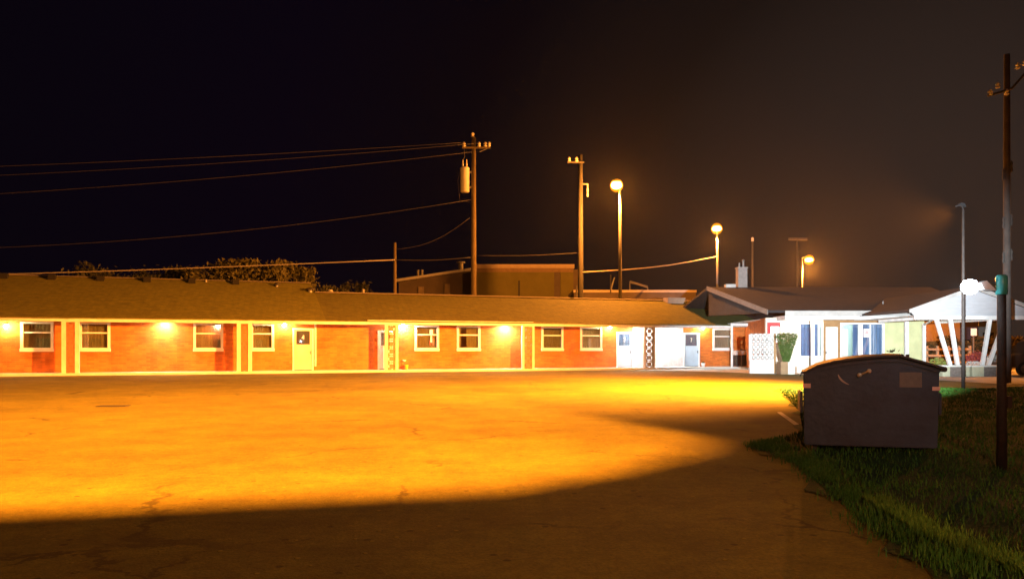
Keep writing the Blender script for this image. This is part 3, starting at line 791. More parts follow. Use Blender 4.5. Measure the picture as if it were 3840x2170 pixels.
planter(3646, 3752, [(3646, 3690, m_tanst), (3690.3, 3752, m_stone)], "stone planter under the right pair of slanted canopy posts")

# block screen wall, topiary, wall sign, office lamp
yy = 43.9; e = empty("screen_wall", (ox(2812, yy), yy, .006)); W_ = ox(2902, yy)-ox(2812, yy)
b = MB(); b.box(0, W_, 0, .20, 0, .72); b.build("base", m_brick_white, e)
b = MB(); b.box(-.02, .10, 0, .20, .721, 2.14); b.build("end_post", m_trim, e)
pb = block_panel((W_-.10)/5, 5, 5, (2.18-.722)/5, .17, .02); o = pb.build("block_screen", mat("white_block_paint", (.50, .49, .46), .85, .12, 4), e); o.location = (.10, .025, .722)
b = MB(); b.box(W_+.0, W_+.12, .0, .2, 0, 2.2); b.build("wood_post", m_wood, e)
tag(e, "white pierced block screen wall with solid base at the office corner", "screen wall")
yp = 42.6; e = empty("topiary", (ox(2948, yp), yp, .006))
b = MB(); hw = .40
b.box(-hw, -hw*.05, -.35, .35, 0, .66); b.build("tub", mat("brown_tub", (.26, .16, .08), .8, .2), e)
b = MB(); b.box(-hw*.05+.003, .34, -.352, .35, 0, .66); b.build("tub", mat("pale_tub", (.52, .52, .42), .8, .15), e)
b = MB(); b.tube([(-.05, 0, .60), (-.04, 0, .95)], .05, 8); b.build("stem", m_pole_wood, e)
tp = MB()
for i in range(5200):
    z = random.uniform(.68, 2.18); t = (z-.68)/1.5
    hwz = .16 + .42*min(1, t*1.15)
    a = random.uniform(0, 6.283); rr = hwz*(random.random()**.22)
    cxs = .0 + .03*t
    x, y = cxs + rr*math.cos(a)*1.0, rr*math.sin(a)*.8
    if t > .93: rr = hwz*random.random()**.5; x, y = cxs+rr*math.cos(a), rr*math.sin(a)*.8
    s = random.uniform(.022, .05); d1 = Vector((random.gauss(0,1), random.gauss(0,1), random.gauss(0,1))).normalized(); d2 = d1.orthogonal().normalized()
    p = Vector((x, y, z + random.gauss(0, .02)))
    tp.add([p-d1*s, p+d2*s*.5, p+d1*s, p-d2*s*.5], [(0,1,2,3)])
tp.build("foliage", mat("topiary_leaves", (.075, .125, .025), .6, .4, 3), e)
tag(e, "clipped green shrub widening upward in a square tub", "shrub")
ys = 46.45; e = empty("wall_sign", (ox(2903, ys), ys, 2.2))
b = MB(); b.box(-.37, .34, -.05, .12, -.55, .68); b.build("cabinet", mat("red_sign_paint", (.60, .045, .05), .4, .1), e, bevel=.01)
b = MB(); b.box(-.22, .27, -.065, -.051, -.50, .44); b.build("face", emit("lit_sign_face", (1, .95, .95), 1.6), e)
tag(e, "red framed box sign with a glowing white face above the block screen", "sign")
yl = YE+.30; e = empty("wall_lamp", (ox(3027, yl), yl, 3.17))
b = MB(); b.lathe([(.09, 0), (.09, -.02), (.05, -.03)], (0,0,0), 12); b.build("bracket", m_metal, e)
b = MB(); b.lathe([(.05, -.031), (.11, -.07), (.12, -.14), (.09, -.21), (.03, -.24)], (0,0,0), 14); b.build("globe", emit("porch_globe", (1.0, .82, .66), 150), e, smooth=True)
tag(e, "bright globe lamp under the office eave beside the porch post", "porch lamp")
# short white return eave between wing and office
e = empty("porch_hood", mworld(mx(2790, -.2), -.2, 2.86), ANG); hw = (mx(2838, -.2)-mx(2742, -.2))/2
b = MB(); b.box(-hw, hw, 0, .06, .02, .20); b.build("fascia", m_trim, e)
b = MB(); b.box(-hw, hw, .061, 1.6, .12, .19); b.build("deck", m_grey_trim, e)
b = MB(); b.box(-hw+.1, -hw+.2, .07, .17, -2.73, .118); b.box(hw-.22, hw-.10, .07, .17, -2.73, .118); b.build("post", m_trim, e)
tag(e, "short flat white hood joining the motel wing to the office", "porch hood")

# ------------------------------------------------------------------ dumpster
DY = 10.3
dm = empty("dumpster", (px2(3270, 1700, DY).x, DY, 0.03))
DX = dm.location.x
DA = R(15); dm.rotation_euler = (0, 0, -DA)
def dpt(px_, py_):
    u = (px_-1920.0)/F; a_ = (u*DY-DX)/(math.cos(DA)+u*math.sin(DA)); Y_ = DY - a_*math.sin(DA)
    return (a_, EYE+(HZ-py_)*Y_/F-.03)
m_dump = mat("navy_dumpster_paint", (.029, .055, .098), .55, .35, 2.2, .25, 14, col2=(.017, .032, .058), spec=.35)
m_lid = mat("black_lid_plastic", (.035, .034, .040), .6, .3, 3, .1, 10)
D1 = 1.15
top = [dpt(*p) for p in ((3012,1402), (3060,1378), (3125,1361), (3200,1350), (3290,1341), (3372,1339), (3400,1346), (3462,1363), (3524,1381))]
bl, brr = dpt(3016, 1700), dpt(3516, 1692)
prof = [(bl[0], .10)] + [(brr[0], .10)] + top[::-1]
bd = MB(); bd.prism([(x, 0, z) for x, z in prof], (0, D1, 0))
for i in range(len(prof), 2*len(prof)): x_, y_, z_ = bd.v[i]; bd.v[i] = (x_*.88+.02, y_, z_)
body = bd.build("body", m_dump, dm, bevel=.012)
rm = MB()                                        # rim band just under the lids
for (xa, za_), (xb, zb_) in zip(top, top[1:]):
    rm.prism([(xa, -.025, za_-.055), (xa, -.025, za_-.012), (xb, -.025, zb_-.012), (xb, -.025, zb_-.055)], (0, .024, 0))
rm.build("rim", m_dump, dm)
def lid(pts, name):
    l = MB(); t = .028
    up = [(x, -.07, z+.004+t) for x, z in pts]; lo = [(x, -.07, z+.004) for x, z in pts]
    l.prism(lo + up[::-1], (0, D1+.14, 0))
    for i in range(len(l.v)//2, len(l.v)): x_, y_, z_ = l.v[i]; l.v[i] = (x_*.88+.02, y_, z_)
    return l.build(name, m_lid, dm)
tl = top[:6]; tl = [(tl[0][0]-.045, tl[0][1]-.045), (tl[0][0]-.03, tl[0][1]+.0)] + tl
lid(tl, "lid"); tr = top[5:]; tr = [(tr[0][0]+.012, tr[0][1]-.004)] + tr[1:] + [(tr[-1][0]+.04, tr[-1][1]-.01), (tr[-1][0]+.05, tr[-1][1]-.045)]
lid(tr, "lid")
hg = MB(); hx, hz = dpt(3378, 1338); hg.tube([(hx, -.08, hz+.02), (hx, D1+.08, hz+.02)], .02, 8); hg.build("hinge_rod", m_lid, dm)
kn = MB(); kx, kz = dpt(3400, 1338); kn.box(kx-.015, kx+.02, -.06, -.02, kz-.03, kz+.035); kn.build("lid_latch", m_lid, dm)
hk = MB(); kx, kz = dpt(3538, 1384); hk.tube([(kx, -.05, kz), (kx, .05, kz)], .035, 10); hk.build("lid_handle", m_lid, dm)
for sx, x_ in ((-1, dpt(3012,1500)[0]), (1, dpt(3522,1500)[0])):     # fork pockets along the sides
    f1 = MB(); z0, z1 = (.52, .80)
    f1.box(x_*1.0-(.035 if sx < 0 else -.004), x_+(.035 if sx > 0 else -.004), .02, .42, z0, z1); f1.build("fork_pocket", m_dump, dm, bevel=.01)
m_refl = mat("reflective_tape", (.80, .50, .42), .35, .08, 6); 
for (a, b, c, d) in ((3011, 3040, 1437, 1454), (3496, 3526, 1449, 1464)):
    x0, z1 = dpt(a, c); x1, z0 = dpt(b, d); s_ = MB(); s_.box(x0, x1, -.006, -.001, z0, z1); s_.build("reflector", emit("reflective_tape_lit", (.80, .42, .30), .0) if False else m_refl, dm)
x0, z1 = dpt(3373, 1395); x1, z0 = dpt(3457, 1452); s_ = MB(); s_.box(x0, x1, -.006, -.001, z0, z1); s_.build("sticker", mat("faded_sticker", (.16, .145, .13), .6, .2, 8), dm)
em = MB(); cx, cz = dpt(3215, 1395); 
for i in range(10):
    a0 = R(190+i*5.5); a1 = R(190+(i+1)*5.5); w0 = .004+.010*math.sin(math.pi*i/10); w1 = .004+.010*math.sin(math.pi*(i+1)/10); r = .235
    em.quad((cx+(r-w0)*math.cos(a0), -.004, cz+(r-w0)*math.sin(a0)*.75), (cx+(r-w1)*math.cos(a1), -.004, cz+(r-w1)*math.sin(a1)*.75), (cx+(r+w1)*math.cos(a1), -.004, cz+(r+w1)*math.sin(a1)*.75), (cx+(r+w0)*math.cos(a0), -.004, cz+(r+w0)*math.sin(a0)*.75))
em.build("pale_arc", mat("pale_arc_paint", (.42, .38, .34), .5), dm)  # thin pale arc on the dumpster front
x0, z0 = dpt(3221, 1405); x1, z1 = dpt(3257, 1390)
hn = MB(); hn.tube([(x0, -.001, z0), (x0, -.03, z0), (x1, -.03, z1), (x1, -.001, z1)], .014, 8); hno = hn.build("handle", mat("worn_handle", (.45, .30, .14), .4, .2, metal=.4), dm)
for x_, z_ in ((x0, z0), (x1, z1)):
    bo = MB(); bo.lathe([(.026, 0), (.030, .01), (.018, .026), (.004, .03)], (0,0,0), 12); o = bo.build("glint_stud", mat("pale_glint", (.85, .72, .50), .25, .05, metal=.3), hno, smooth=True)  # pale studs imitate lamp reflections on the dumpster front
    o.rotation_euler = (R(90), 0, 0); o.location = (x_, -.035, z_)
for sx in (bl[0]+.14, brr[0]-.14):
    for sy in (.15, D1-.15):
        c = MB(); c.tube([(sx-.03, sy, .035), (sx+.03, sy, .035)], .062, 12); c.build("caster", m_dark, dm)
tag(dm, "large dark navy dumpster with black lids on the grass verge", "dumpster")
# a small leafy sprig stuck on the lid
sp = MB()
for i in range(14):
    c = Vector((px2(3365, 1330, DY).x + random.gauss(0, .03), DY+.12, 1.335+random.random()*.03)); d1 = Vector((random.gauss(0,1), 0, random.random()*.7)).normalized()*.05
    sp.add([c, c+d1*.5+Vector((0,0,.008)), c+d1, c+d1*.5-Vector((0,0,.008))], [(0,1,2,3)])
tag(sp.build("twig", mat("dry_leaves", (.12, .08, .04))), "dry leafy twig lying on the dumpster lid", "twig")

# ------------------------------------------------------------------ near post with LED floodlight
PX, PY = px2(3756, 1700, 9.0).x, 9.0
ps = empty("lamp_post", (PX, PY, .03))
m_post = mat("rusty_brown_post", (.024, .018, .015), .75, .4, 5, .3, 30)
b = MB(); b.tube([(0,0,-.03), (0,0,.9), (0,0,1.97)], [.056, .050, .046], 14); b.build("pole", m_post, ps, smooth=True)
b = MB(); b.tube([(0,0,1.971), (0,0,2.17), (.0,0,2.19)], [.062, .062, .045], 14); b.build("cap", mat("teal_paint", (.06, .42, .44), .4, .1), ps, smooth=True)
b = MB(); b.box(.045, .10, -.04, .04, .70, .83); b.build("outlet_box", m_dark, ps, bevel=.006)
b = MB(); b.tube([(-.05, .02, 2.09), (-.20, .03, 2.10)], .016, 8); b.build("arm", m_steel, ps)
b = MB(); b.prism([(-.06, -.01, 2.015), (-.17, -.01, 2.125), (-.24, -.01, 2.10), (-.20, -.01, 2.03)], (0, .16, 0)); b.build("reflector", mat("white_enamel", (.80, .80, .80), .3, .05), ps)
b = MB(); b.lathe([(.02, -.085), (.06, -.07), (.092, -.025), (.092, .025), (.06, .07), (.02, .08)], (-.335, .04, 2.06), 16); b.build("globe", emit("cold_led_glass", (.86, .92, 1.0), 26), ps, smooth=True)
light("led_beam", 'SPOT', (PX-.335, PY+.22, 2.09), P_LED, (.84, .93, 1.0), ps, .03, aim=(18.6, 46.0, 5.2), cone=R(31), blend=.8)
tag(ps, "slim brown post with teal cap and a glaring white floodlight", "lamp post")

# thin pole with shielded sodium lamp
ta = empty("street_lamp", (LAMP_A.x, LAMP_A.y, .05))
tz = px2(3609, 786, 25).z
b = MB(); b.tube([(0,0,-.06), (0,0,3), (0,0,tz-.05)], [.055, .045, .035], 12); b.build("pole", m_post, ta, smooth=True)
b = MB(); b.tube([(0,0,tz-.05), (-.03,0,tz+.05), (-.10, .02, tz+.09), (-.22, .05, tz+.06)], .022, 8); b.build("arm", m_black, ta)
b = MB(); b.prism([(-.16, -.07, tz+.11), (-.10, -.07, tz+.16), (.02, -.07, tz+.14), (.07, -.07, tz+.02), (-.02, -.07, tz+.05)], (0, .14, 0)); b.build("shield", m_black, ta, bevel=.01)
light("sodium_beam", 'SPOT', (LAMP_A.x-.25, LAMP_A.y+.12, LAMP_A.z-.05), P_A, SODIUM, ta, .30, aim=(-24, 38.5, -4.0), cone=R(129), blend=1.0)
tag(ta, "thin dark pole with a small shielded lamp at its tip", "street lamp")

# ------------------------------------------------------------------ poles, highway lamps and wires behind
def ins(mb, p, s=1.0): mb.lathe([(.05*s, 0), (.09*s, .04*s), (.05*s, .1*s), (.09*s, .14*s), (.04*s, .22*s)], p, 8)
def wood_pole(px_, py_top, Y, r, label, m=m_pole_wood, **k):
    t = px2(px_, py_top, Y); e = empty("utility_pole", (t.x, Y, -.02)); h = t.z+.02
    b = MB(); b.tube([(0,0,0), (0,0,h*.5), (0,0,h)], [r*1.2, r*1.05, r*.85], 12); b.build("pole", m, e, smooth=True)
    return tag(e, label, "utility pole"), h
up, h = wood_pole(1776, 515, 64, .20, "tall wooden utility pole carrying a pale round transformer")
c = MB(); c.box(-.9, 1.35, -.28, -.19, h-.95, h-.82); c.build("crossarm", m_pole_wood, up)
b = MB(); b.tube([(.5, -.2, h-1.2), (1.2, -.2, h-.9)], .03, 6); b.build("brace", m_steel, up)
for x_ in (-.75, .45, .95, 1.25):
    i_ = MB(); ins(i_, (x_, -.235, h-.815), 1.7); i_.build("insulator", m_ceramic, up)
i_ = MB(); ins(i_, (-.08, 0, h-.0), 1.7); i_.build("insulator", m_ceramic, up)
tz0, tz1 = px2(0, 722, 64).z, px2(0, 630, 64).z
tk = MB(); tk.lathe([(.30, 0), (.36, .04), (.37, tz1-tz0-.1), (.40, tz1-tz0-.06), (.34, tz1-tz0+.03), (.10, tz1-tz0+.08)], (-.70, -.15, tz0), 18); tko = tk.build("transformer", m_tank, up, smooth=True)
for x_ in (-.85, -.55):
    i_ = MB(); i_.lathe([(.05, 0), (.08, .08), (.05, .16), (.08, .24), (.05, .32), (.03, .62)], (x_, -.15, tz1+.03), 8); i_.build("bushing", m_ceramic, tko)
for z in (tz0+.4, tz1-.35):
    i_ = MB(); i_.box(-.34, -.16, -.2, -.1, z-.08, z+.08); i_.build("bracket", m_steel, tko)
j = MB(); j.tube([(-.85, -.15, tz1+.6), (-.7, -.2, h-1.6), (-.75, -.23, h-.8)], .02, 6); j.build("jumper", m_wire_dim, up)
j = MB(); j.tube([(-1.05, -.1, tz1-.1), (-1.25, -.1, (tz0+tz1)/2), (-1.1, -.1, tz0-.6), (-.2, -.1, tz0-.8)], .018, 6); j.build("jumper", m_wire_dim, up)
tp2, h2 = wood_pole(2177, 580, 66, .21, "bare wooden utility pole just left of the brightest orange lamp", m_pole_grey)
c = MB(); c.box(-1.1, .3, -.3, -.2, h2-.75, h2-.63); c.build("crossarm", m_pole_grey, tp2)
for x_ in (-.95, -.35):
    i_ = MB(); ins(i_, (x_, -.25, h2-.62), 1.6); i_.build("insulator", m_ceramic, tp2)
z_ = px2(0, 690, 66).z; b = MB(); b.box(.16, .62, -.1, 0, z_-.05, z_+.05); b.build("bracket", m_steel, tp2)
i_ = MB(); i_.lathe([(.05, -1.05), (.09, -.9), (.05, -.7), (.09, -.5), (.05, -.3), (.06, 0)], (.58, -.05, z_), 8); i_.build("insulator", m_ceramic, tp2)
tp3, h3 = wood_pole(1481, 910, 63, .13, "short wooden pole standing alone behind the motel roof")
tp4, h4 = wood_pole(2822, 905, 95, .14, "slender distant pole right of the office chimney", m_pole_grey)
i_ = MB(); ins(i_, (.0, 0, h4), 2.2); i_.build("insulator", m_ceramic, tp4)
tp5, h5 = wood_pole(2990, 900, 100, .13, "distant T-shaped pole with plain crossarm beside the smallest orange lamp", m_pole_grey)
c = MB(); c.box(-1.1, 1.2, -.12, .12, h5-.02, h5+.28); c.build("crossarm", m_pole_grey, tp5)
tp6, h6 = wood_pole(3776, 205, 32, .13, "dim wooden utility pole rising behind the near lamp post", mat("dark_pole_wood", (.07, .058, .05), .9, .3))
c = MB(); c.tube([(-.85, -.15, px2(0, 362, 32).z), (-.4, -.15, px2(0, 350, 32).z), (.1, -.15, px2(0, 335, 32).z), (.9, -.15, px2(0, 250, 32).z)], .05, 8); c.build("crossarm", m_pole_grey, tp6)
for x_, py_ in ((-.45, 335), (-.75, 362), (-.1, 360), (.35, 262), (.65, 250)):
    i_ = MB(); ins(i_, (x_, -.15, px2(0, py_, 32).z), 1.1); i_.build("insulator", m_ceramic, tp6)
for x_, py_ in ((-.2, 655), (.13, 625), (-.2, 835), (.12, 825), (-.2, 965), (.12, 955)):
    i_ = MB(); i_.lathe([(.03, -.22), (.05, -.12), (.03, 0), (.05, .12), (.02, .24)], (x_, -.1, px2(0, py_, 32).z), 8); i_.build("insulator", m_pole_grey, tp6)

m_halo = bpy.data.materials.new("halo_glow"); m_halo.use_nodes = True  # glowing shell material imitating the halo round each highway lamp
t_ = m_halo.node_tree
for n in list(t_.nodes): t_.nodes.remove(n)
o_ = t_.nodes.new('ShaderNodeOutputMaterial'); e_ = t_.nodes.new('ShaderNodeEmission'); e_.inputs[0].default_value = (1, .33, .008, 1); e_.inputs[1].default_value = 1.9
tr_ = t_.nodes.new('ShaderNodeBsdfTransparent'); tr_.inputs[0].default_value = (1, .85, .55, 1); ad_ = t_.nodes.new('ShaderNodeMixShader'); ad_.inputs[0].default_value = .45
t_.links.new(tr_.outputs[0], ad_.inputs[1]); t_.links.new(e_.outputs[0], ad_.inputs[2]); t_.links.new(ad_.outputs[0], o_.inputs[0])
def highway_lamp(px_, py_, Y, power, label, arm, r):
    t = px2(px_, py_, Y); pxp = t.x + arm
    e = empty("highway_lamp", (pxp, Y, -.02))
    b = MB(); b.tube([(0,0,0), (0,0,t.z*.6), (0,0,t.z+.25)], [.16, .12, .09], 12); b.build("pole", m_steel, e, smooth=True)
    b = MB(); b.tube([(0,0,t.z+.2), (-arm*.5, 0, t.z+.42), (-arm, 0, t.z+.40)], .05, 8); b.build("arm", m_steel, e)
    b = MB(); b.lathe([(.05, .44), (.30, .38), (.36, .24), (.34, .20)], (-arm, 0, t.z), 16); b.build("head", m_steel, e, smooth=True)
    b = MB(); b.lathe([(.33, .199), (.40*r, .06), (.43*r, -.08), (.34*r, -.24), (.10, -.32)], (-arm, 0, t.z), 18); b.build("lens", emit("sodium_glass", (1, .62, .16), 40), e, smooth=True)
    b = MB(); q = .50*r
    b.lathe([(q*math.sin(a_)+.01, -q*math.cos(a_)) for a_ in [math.pi*i/14 for i in range(15)]], (-arm, 0, t.z-.05), 24); b.build("globe", m_halo, e, smooth=True)  # glow shell added round the lens for its halo
    light("sodium_light", 'POINT', (t.x, Y, t.z-.2-.74*r), power, SODIUM, e, .22)
    return tag(e, label, "street lamp", "orange highway lamps behind the motel")
highway_lamp(2312, 692, 61.6, P_S[0], "nearest and highest orange highway lamp, beside the bare wooden pole", .28, 1.0)
highway_lamp(2688, 855, 84.0, P_S[1], "middle one of the three orange highway lamps", .04, 1.15)
highway_lamp(3034, 972, 113.0, P_S[2], "farthest orange highway lamp, beside the T-shaped pole", -1.0, 1.35)

def cable(name, pts, r, m, label, group="wires strung over the motel"):
    b = MB(); b.tube(pts, r, 5); return tag(b.build(name, m, smooth=True), label, "wire", group)
T1 = Vector((px2(1776, 530, 64).x, 63.75)); EX = Vector((-75, 52))
def span(a0, b0, c0, off):
    return [(T1.x+off + (EX.x-T1.x)*t, T1.y + (EX.y-T1.y)*t, a0 + b0*t + c0*t*t) for t in [i/24 for i in range(25)]]
cable("power_wire", span(17.75, -7.8, 2.3, -.75), .022, m_wire, "highest wire running left from the transformer pole")
cable("power_wire", span(17.7, -9.6, 3.6, .4), .020, m_wire, "second highest wire running left from the transformer pole")
cable("power_wire", span(17.0, -11.6, 4.9, -.1), .022, m_wire, "third wire down, running left below the upper pair")
cable("power_wire", span(13.2, -14.4, 10.3, -.2), .022, m_wire, "lone thin wire running left from below the transformer")
a = px2(1481, 974, 62.85); b = Vector((-75, 52, 5.8))
cable("service_cable", [a + (b-a)*(i/16) + Vector((0, 0, -.5*math.sin(math.pi*i/16))) for i in range(17)], .045, mat("pale_cable", (.30, .27, .25), .6, .1), "bright thick cable running left just above the motel roof")
c = px2(1765, 965, 63.7)
cable("service_cable", [a + (c-a)*(i/8) + Vector((0, 0, -.12*math.sin(math.pi*i/8))) for i in range(9)], .03, m_wire, "cable joining the short pole to the transformer pole")
d = px2(2165, 948, 65.7); c2 = px2(1790, 958, 63.7)
cable("service_cable", [c2 + (d-c2)*(i/8) + Vector((0, 0, -.10*math.sin(math.pi*i/8))) for i in range(9)], .025, m_wire, "faint cable between the transformer pole and the bare pole")
a = px2(2186, 1020, 65.8); b = px2(2688, 962, 83.8)
cable("service_cable", [a + (b-a)*(i/10) + Vector((0, 0, -.3*math.sin(math.pi*i/10))) for i in range(11)], .055, mat("pale_cable_b", (.45, .36, .30), .6, .1), "pale cable rising right from the bare pole to the middle lamp")
a = px2(1484, 935, 62.9); b = px2(1764, 815, 63.8)
cable("power_wire", [a + (b-a)*(i/10) + Vector((0, 0, -.6*math.sin(math.pi*i/10))) for i in range(11)], .015, m_wire_dim, "drooping thin wire between the short pole and the transformer pole")

# ------------------------------------------------------------------ buildings behind
m_tan = mat("tan_stucco", (.14, .125, .03), .9, .15, .8)
m_dkwall = mat("dark_wall_boards", (.11, .085, .065), .9, .2, 1)
YB = 82.0
e = empty("flat_roofed_building", (0, YB, 0))
x0, x1, xt = ox(1788, YB), ox(2150, YB), px2(0, 1000, YB).z
b = MB(); b.box(x0, ox(2078, YB), 0, 12, 0, xt-.55); b.build("wall", m_tan, e); b = MB(); b.box(ox(2102, YB), x1, 0, 12, 0, xt-.55); b.build("side_bay", m_tan, e)
b = MB(); b.box(ox(2078, YB)+.002, ox(2102, YB)-.002, .12, 11.9, 0, xt-.5); b.box(x1+.003, x1+.5, .2, 11.9, 0, xt-.25); b.build("recess", m_dkwall, e)
b = MB(); b.box(x0, x1, -.02, 12.02, xt-.549, xt-.15); b.build("frieze", mat("brown_frieze", (.22, .15, .09), .9, .2), e)
b = MB(); b.box(x0-.1, x1+.1, -.12, 12.1, xt-.149, xt+.25); b.build("parapet", mat("pale_parapet", (.40, .32, .25), .8, .12), e)
b = MB(); b.box(ox(1943, YB), ox(1950, YB), -.04, -.001, px2(0, 1112, YB).z, px2(0, 1052, YB).z); b.build("downpipe", m_dark, e)
tag(e, "flat roofed tan building with pale parapet behind the utility poles", "building")
YB2 = 88.0
e = empty("sloped_roof_building", (0, YB2, 0))
x0, x1 = ox(1492, YB2), ox(1786, YB2); z0, z1 = px2(0, 1047, YB2).z, px2(0, 1002, YB2).z
b = MB(); b.prism([(x0+.1, 0, 0), (x1, 0, 0), (x1, 0, z1-.3), (x0+.1, 0, z0-.3)], (0, 10, 0)); b.build("wall", m_dkwall, e)
b = MB(); b.prism([(x0-.2, -.3, z0-.3), (x1, -.3, z1-.29), (x1, -.3, z1), (x0-.2, -.3, z0)], (0, 10.6, 0)); b.build("roof", mat("pale_metal_roof", (.42, .41, .40), .5, .15, 2), e)
for px_, ya, yb, r in ((1563, 1008, 1040, .16), (1578, 1008, 1040, .16), (1725, 982, 1012, .28)):
    b = MB(); p = px2(px_, yb, YB2); b.tube([(p.x, 1.2, p.z-.4), (p.x, 1.2, px2(0, ya, YB2).z)], r, 10)
    if r > .2: b.lathe([(.28, 0), (.5, .02), (.5, .18), (.2, .22)], (p.x, 1.2, px2(0, ya, YB2).z-.02), 10)
    b.build("roof_vent", m_steel, e)
for px_, yt in ((1580, 1075), (1678, 1065)):
    b = MB(); p = px2(px_, yt, YB2); b.box(p.x-.3, p.x+.3, -.25, -.001, 0, p.z); b.build("pilaster", mat("wall_pilaster", (.22, .17, .11), .9), e)
tag(e, "dark building with a metal roof sloping up to the right", "building")
YB3 = 76.0
e = empty("low_building", (0, YB3, 0))
x0, x1 = ox(2152, YB3), ox(2610, YB3); z1 = px2(0, 1090, YB3).z
b = MB(); b.box(x0, x1, 0, 9, 0, z1-.16); b.build("wall", m_dkwall, e)
b = MB(); b.box(x0-.05, x1+.05, -.08, 9.08, z1-.159, z1+.08); b.build("coping", mat("pale_coping_metal", (.45, .38, .31), .7, .15), e)
b = MB(); p = px2(2300, 1080, YB3); b.add([(p.x-.2, 2, p.z-.5), (p.x-.05, 2, p.z-.5), (p.x+.42, 2, p.z+1.2), (p.x+.30, 2, p.z+1.2), (p.x-.2, 2.15, p.z-.5), (p.x-.05, 2.15, p.z-.5), (p.x+.42, 2.15, p.z+1.2), (p.x+.30, 2.15, p.z+1.2)], [(0,1,2,3),(4,7,6,5),(0,4,5,1),(1,5,6,2),(2,6,7,3),(3,7,4,0)]); b.build("leaning_vent", m_steel, e)
b = MB(); p0 = px2(2362, 1055, YB3+3); p1 = px2(2428, 1075, YB3+3); b.tube([(p0.x, 3, p0.z), (p1.x, 3, p1.z)], .12, 6); b.tube([(p1.x, 3, p1.z), (p1.x+.1, 3, z1)], .05, 6); b.tube([(p0.x, 3, p0.z), (p0.x, 3, z1)], .05, 6); b.build("roof_rail", m_steel, e)
tag(e, "low flat building with pale coping just above the motel ridge", "building")

# ------------------------------------------------------------------ trees behind the left part of the wing
def tree(px_, py_top, Y, rx, label, leafm, dens=1500, trunk=True, kind="tree"):
    t = px2(px_, py_top, Y); e = empty(kind, (t.x, Y, -.02)); H = t.z
    if trunk:
        b = MB(); b.tube([(0,0,0), (.1,0,H*.35), (.05,.1,H*.6), (.1, .1, H*.85)], [.28, .2, .13, .04], 8)
        for q in range(6):
            a = random.uniform(0, 6.28); z = H*random.uniform(.35, .6)
            b.tube([(.08, .05, z), (math.cos(a)*rx*.4, math.sin(a)*rx*.3, z+H*.12), (math.cos(a)*rx*.75, math.sin(a)*rx*.6, z+H*.22)], [.1, .06, .02], 6)
        b.build("trunk", m_pole_wood, e)
    cr_ = MB()
    cl = []
    for i in range(26):
        a = random.uniform(0, 6.28); rr = rx*random.random()**.5*.85
        z = H*random.uniform(.42, .98) if trunk else H*random.uniform(.15, .9)
        k_ = 1 - .55*abs(z/H-.6)
        cl.append((Vector((rr*math.cos(a)*k_, rr*math.sin(a)*k_*.8, z)), random.uniform(.28, .5)*rx*.6))
    for i in range(int(dens*2.4)):
        c, r = random.choice(cl)
        p = c + Vector((random.gauss(0, 1), random.gauss(0, 1), random.gauss(0, .8)))*r*.5
        if p.z > H: p.z = H - random.random()*.4
        if p.z < .15: continue
        s = random.uniform(.10, .27); d1 = Vector((random.gauss(0,1), random.gauss(0,1), random.gauss(0,1))).normalized(); d2 = d1.orthogonal().normalized()
        cr_.add([p-d1*s, p+d2*s*.45, p+d1*s, p-d2*s*.45], [(0,1,2,3)])
    cr_.build("crown", leafm, e)
    return tag(e, label, kind, "trees behind the motel roof")
m_leaf1 = mat("olive_leaves", (.105, .095, .025), .6, .5, .8, col2=(.045, .042, .014))
m_leaf2 = mat("dark_leaves", (.050, .052, .026), .6, .5, .8)
tree(420, 985, 78, 5.0, "dim leafy treetop above the third roof vent from the left", m_leaf2, 2200)
tree(620, 1000, 80, 4.5, "low dim treetop between two brighter treetops", m_leaf2, 1900)
tree(830, 978, 76, 4.2, "olive treetop above the white roof pipe", m_leaf1, 2400)
tree(985, 975, 75, 4.0, "broad olive treetop at the end of the higher roof", m_leaf1, 2400)
tree(1110, 1005, 76, 2.8, "small olive tree beside the step in the motel roof", m_leaf1, 1500)
tree(1235, 1040, 72, 2.0, "round dark bush right of the step in the roof", m_leaf2, 1100, False, "bush")
tree(1320, 1012, 82, 2.6, "tall faint bush left of the short wooden pole", m_leaf2, 1000, False, "bush")

# ------------------------------------------------------------------ street beyond the canopy
def bush_row(px0, px1, Y, z, label):
    xa, xb = ox(px0, Y), ox(px1, Y); e = empty("hedge", ((xa+xb)/2, Y, 0)); b = MB()
    for i in range(5200):
        x_ = random.uniform(xa, xb)-(xa+xb)/2; zt = z*(.88+.12*math.sin(x_*2.3)+.06*math.sin(x_*7))
        p = Vector((x_, random.gauss(0, .5), zt*random.random()**.6)); s = random.uniform(.08, .2)
        d1 = Vector((random.gauss(0,1), random.gauss(0,1), random.gauss(0,1))).normalized(); d2 = d1.orthogonal().normalized()
        b.add([p-d1*s, p+d2*s*.5, p+d1*s, p-d2*s*.5], [(0,1,2,3)])
    b.build("foliage", mat("hedge_leaves", (.12, .085, .03), .7, .5, 2), e)
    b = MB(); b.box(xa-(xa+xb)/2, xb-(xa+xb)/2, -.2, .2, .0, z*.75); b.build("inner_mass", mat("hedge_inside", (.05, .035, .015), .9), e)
    return tag(e, label, "hedge")
bush_row(3440, 3860, 64, 2.35, "orange lit hedge across the street seen under the canopy")
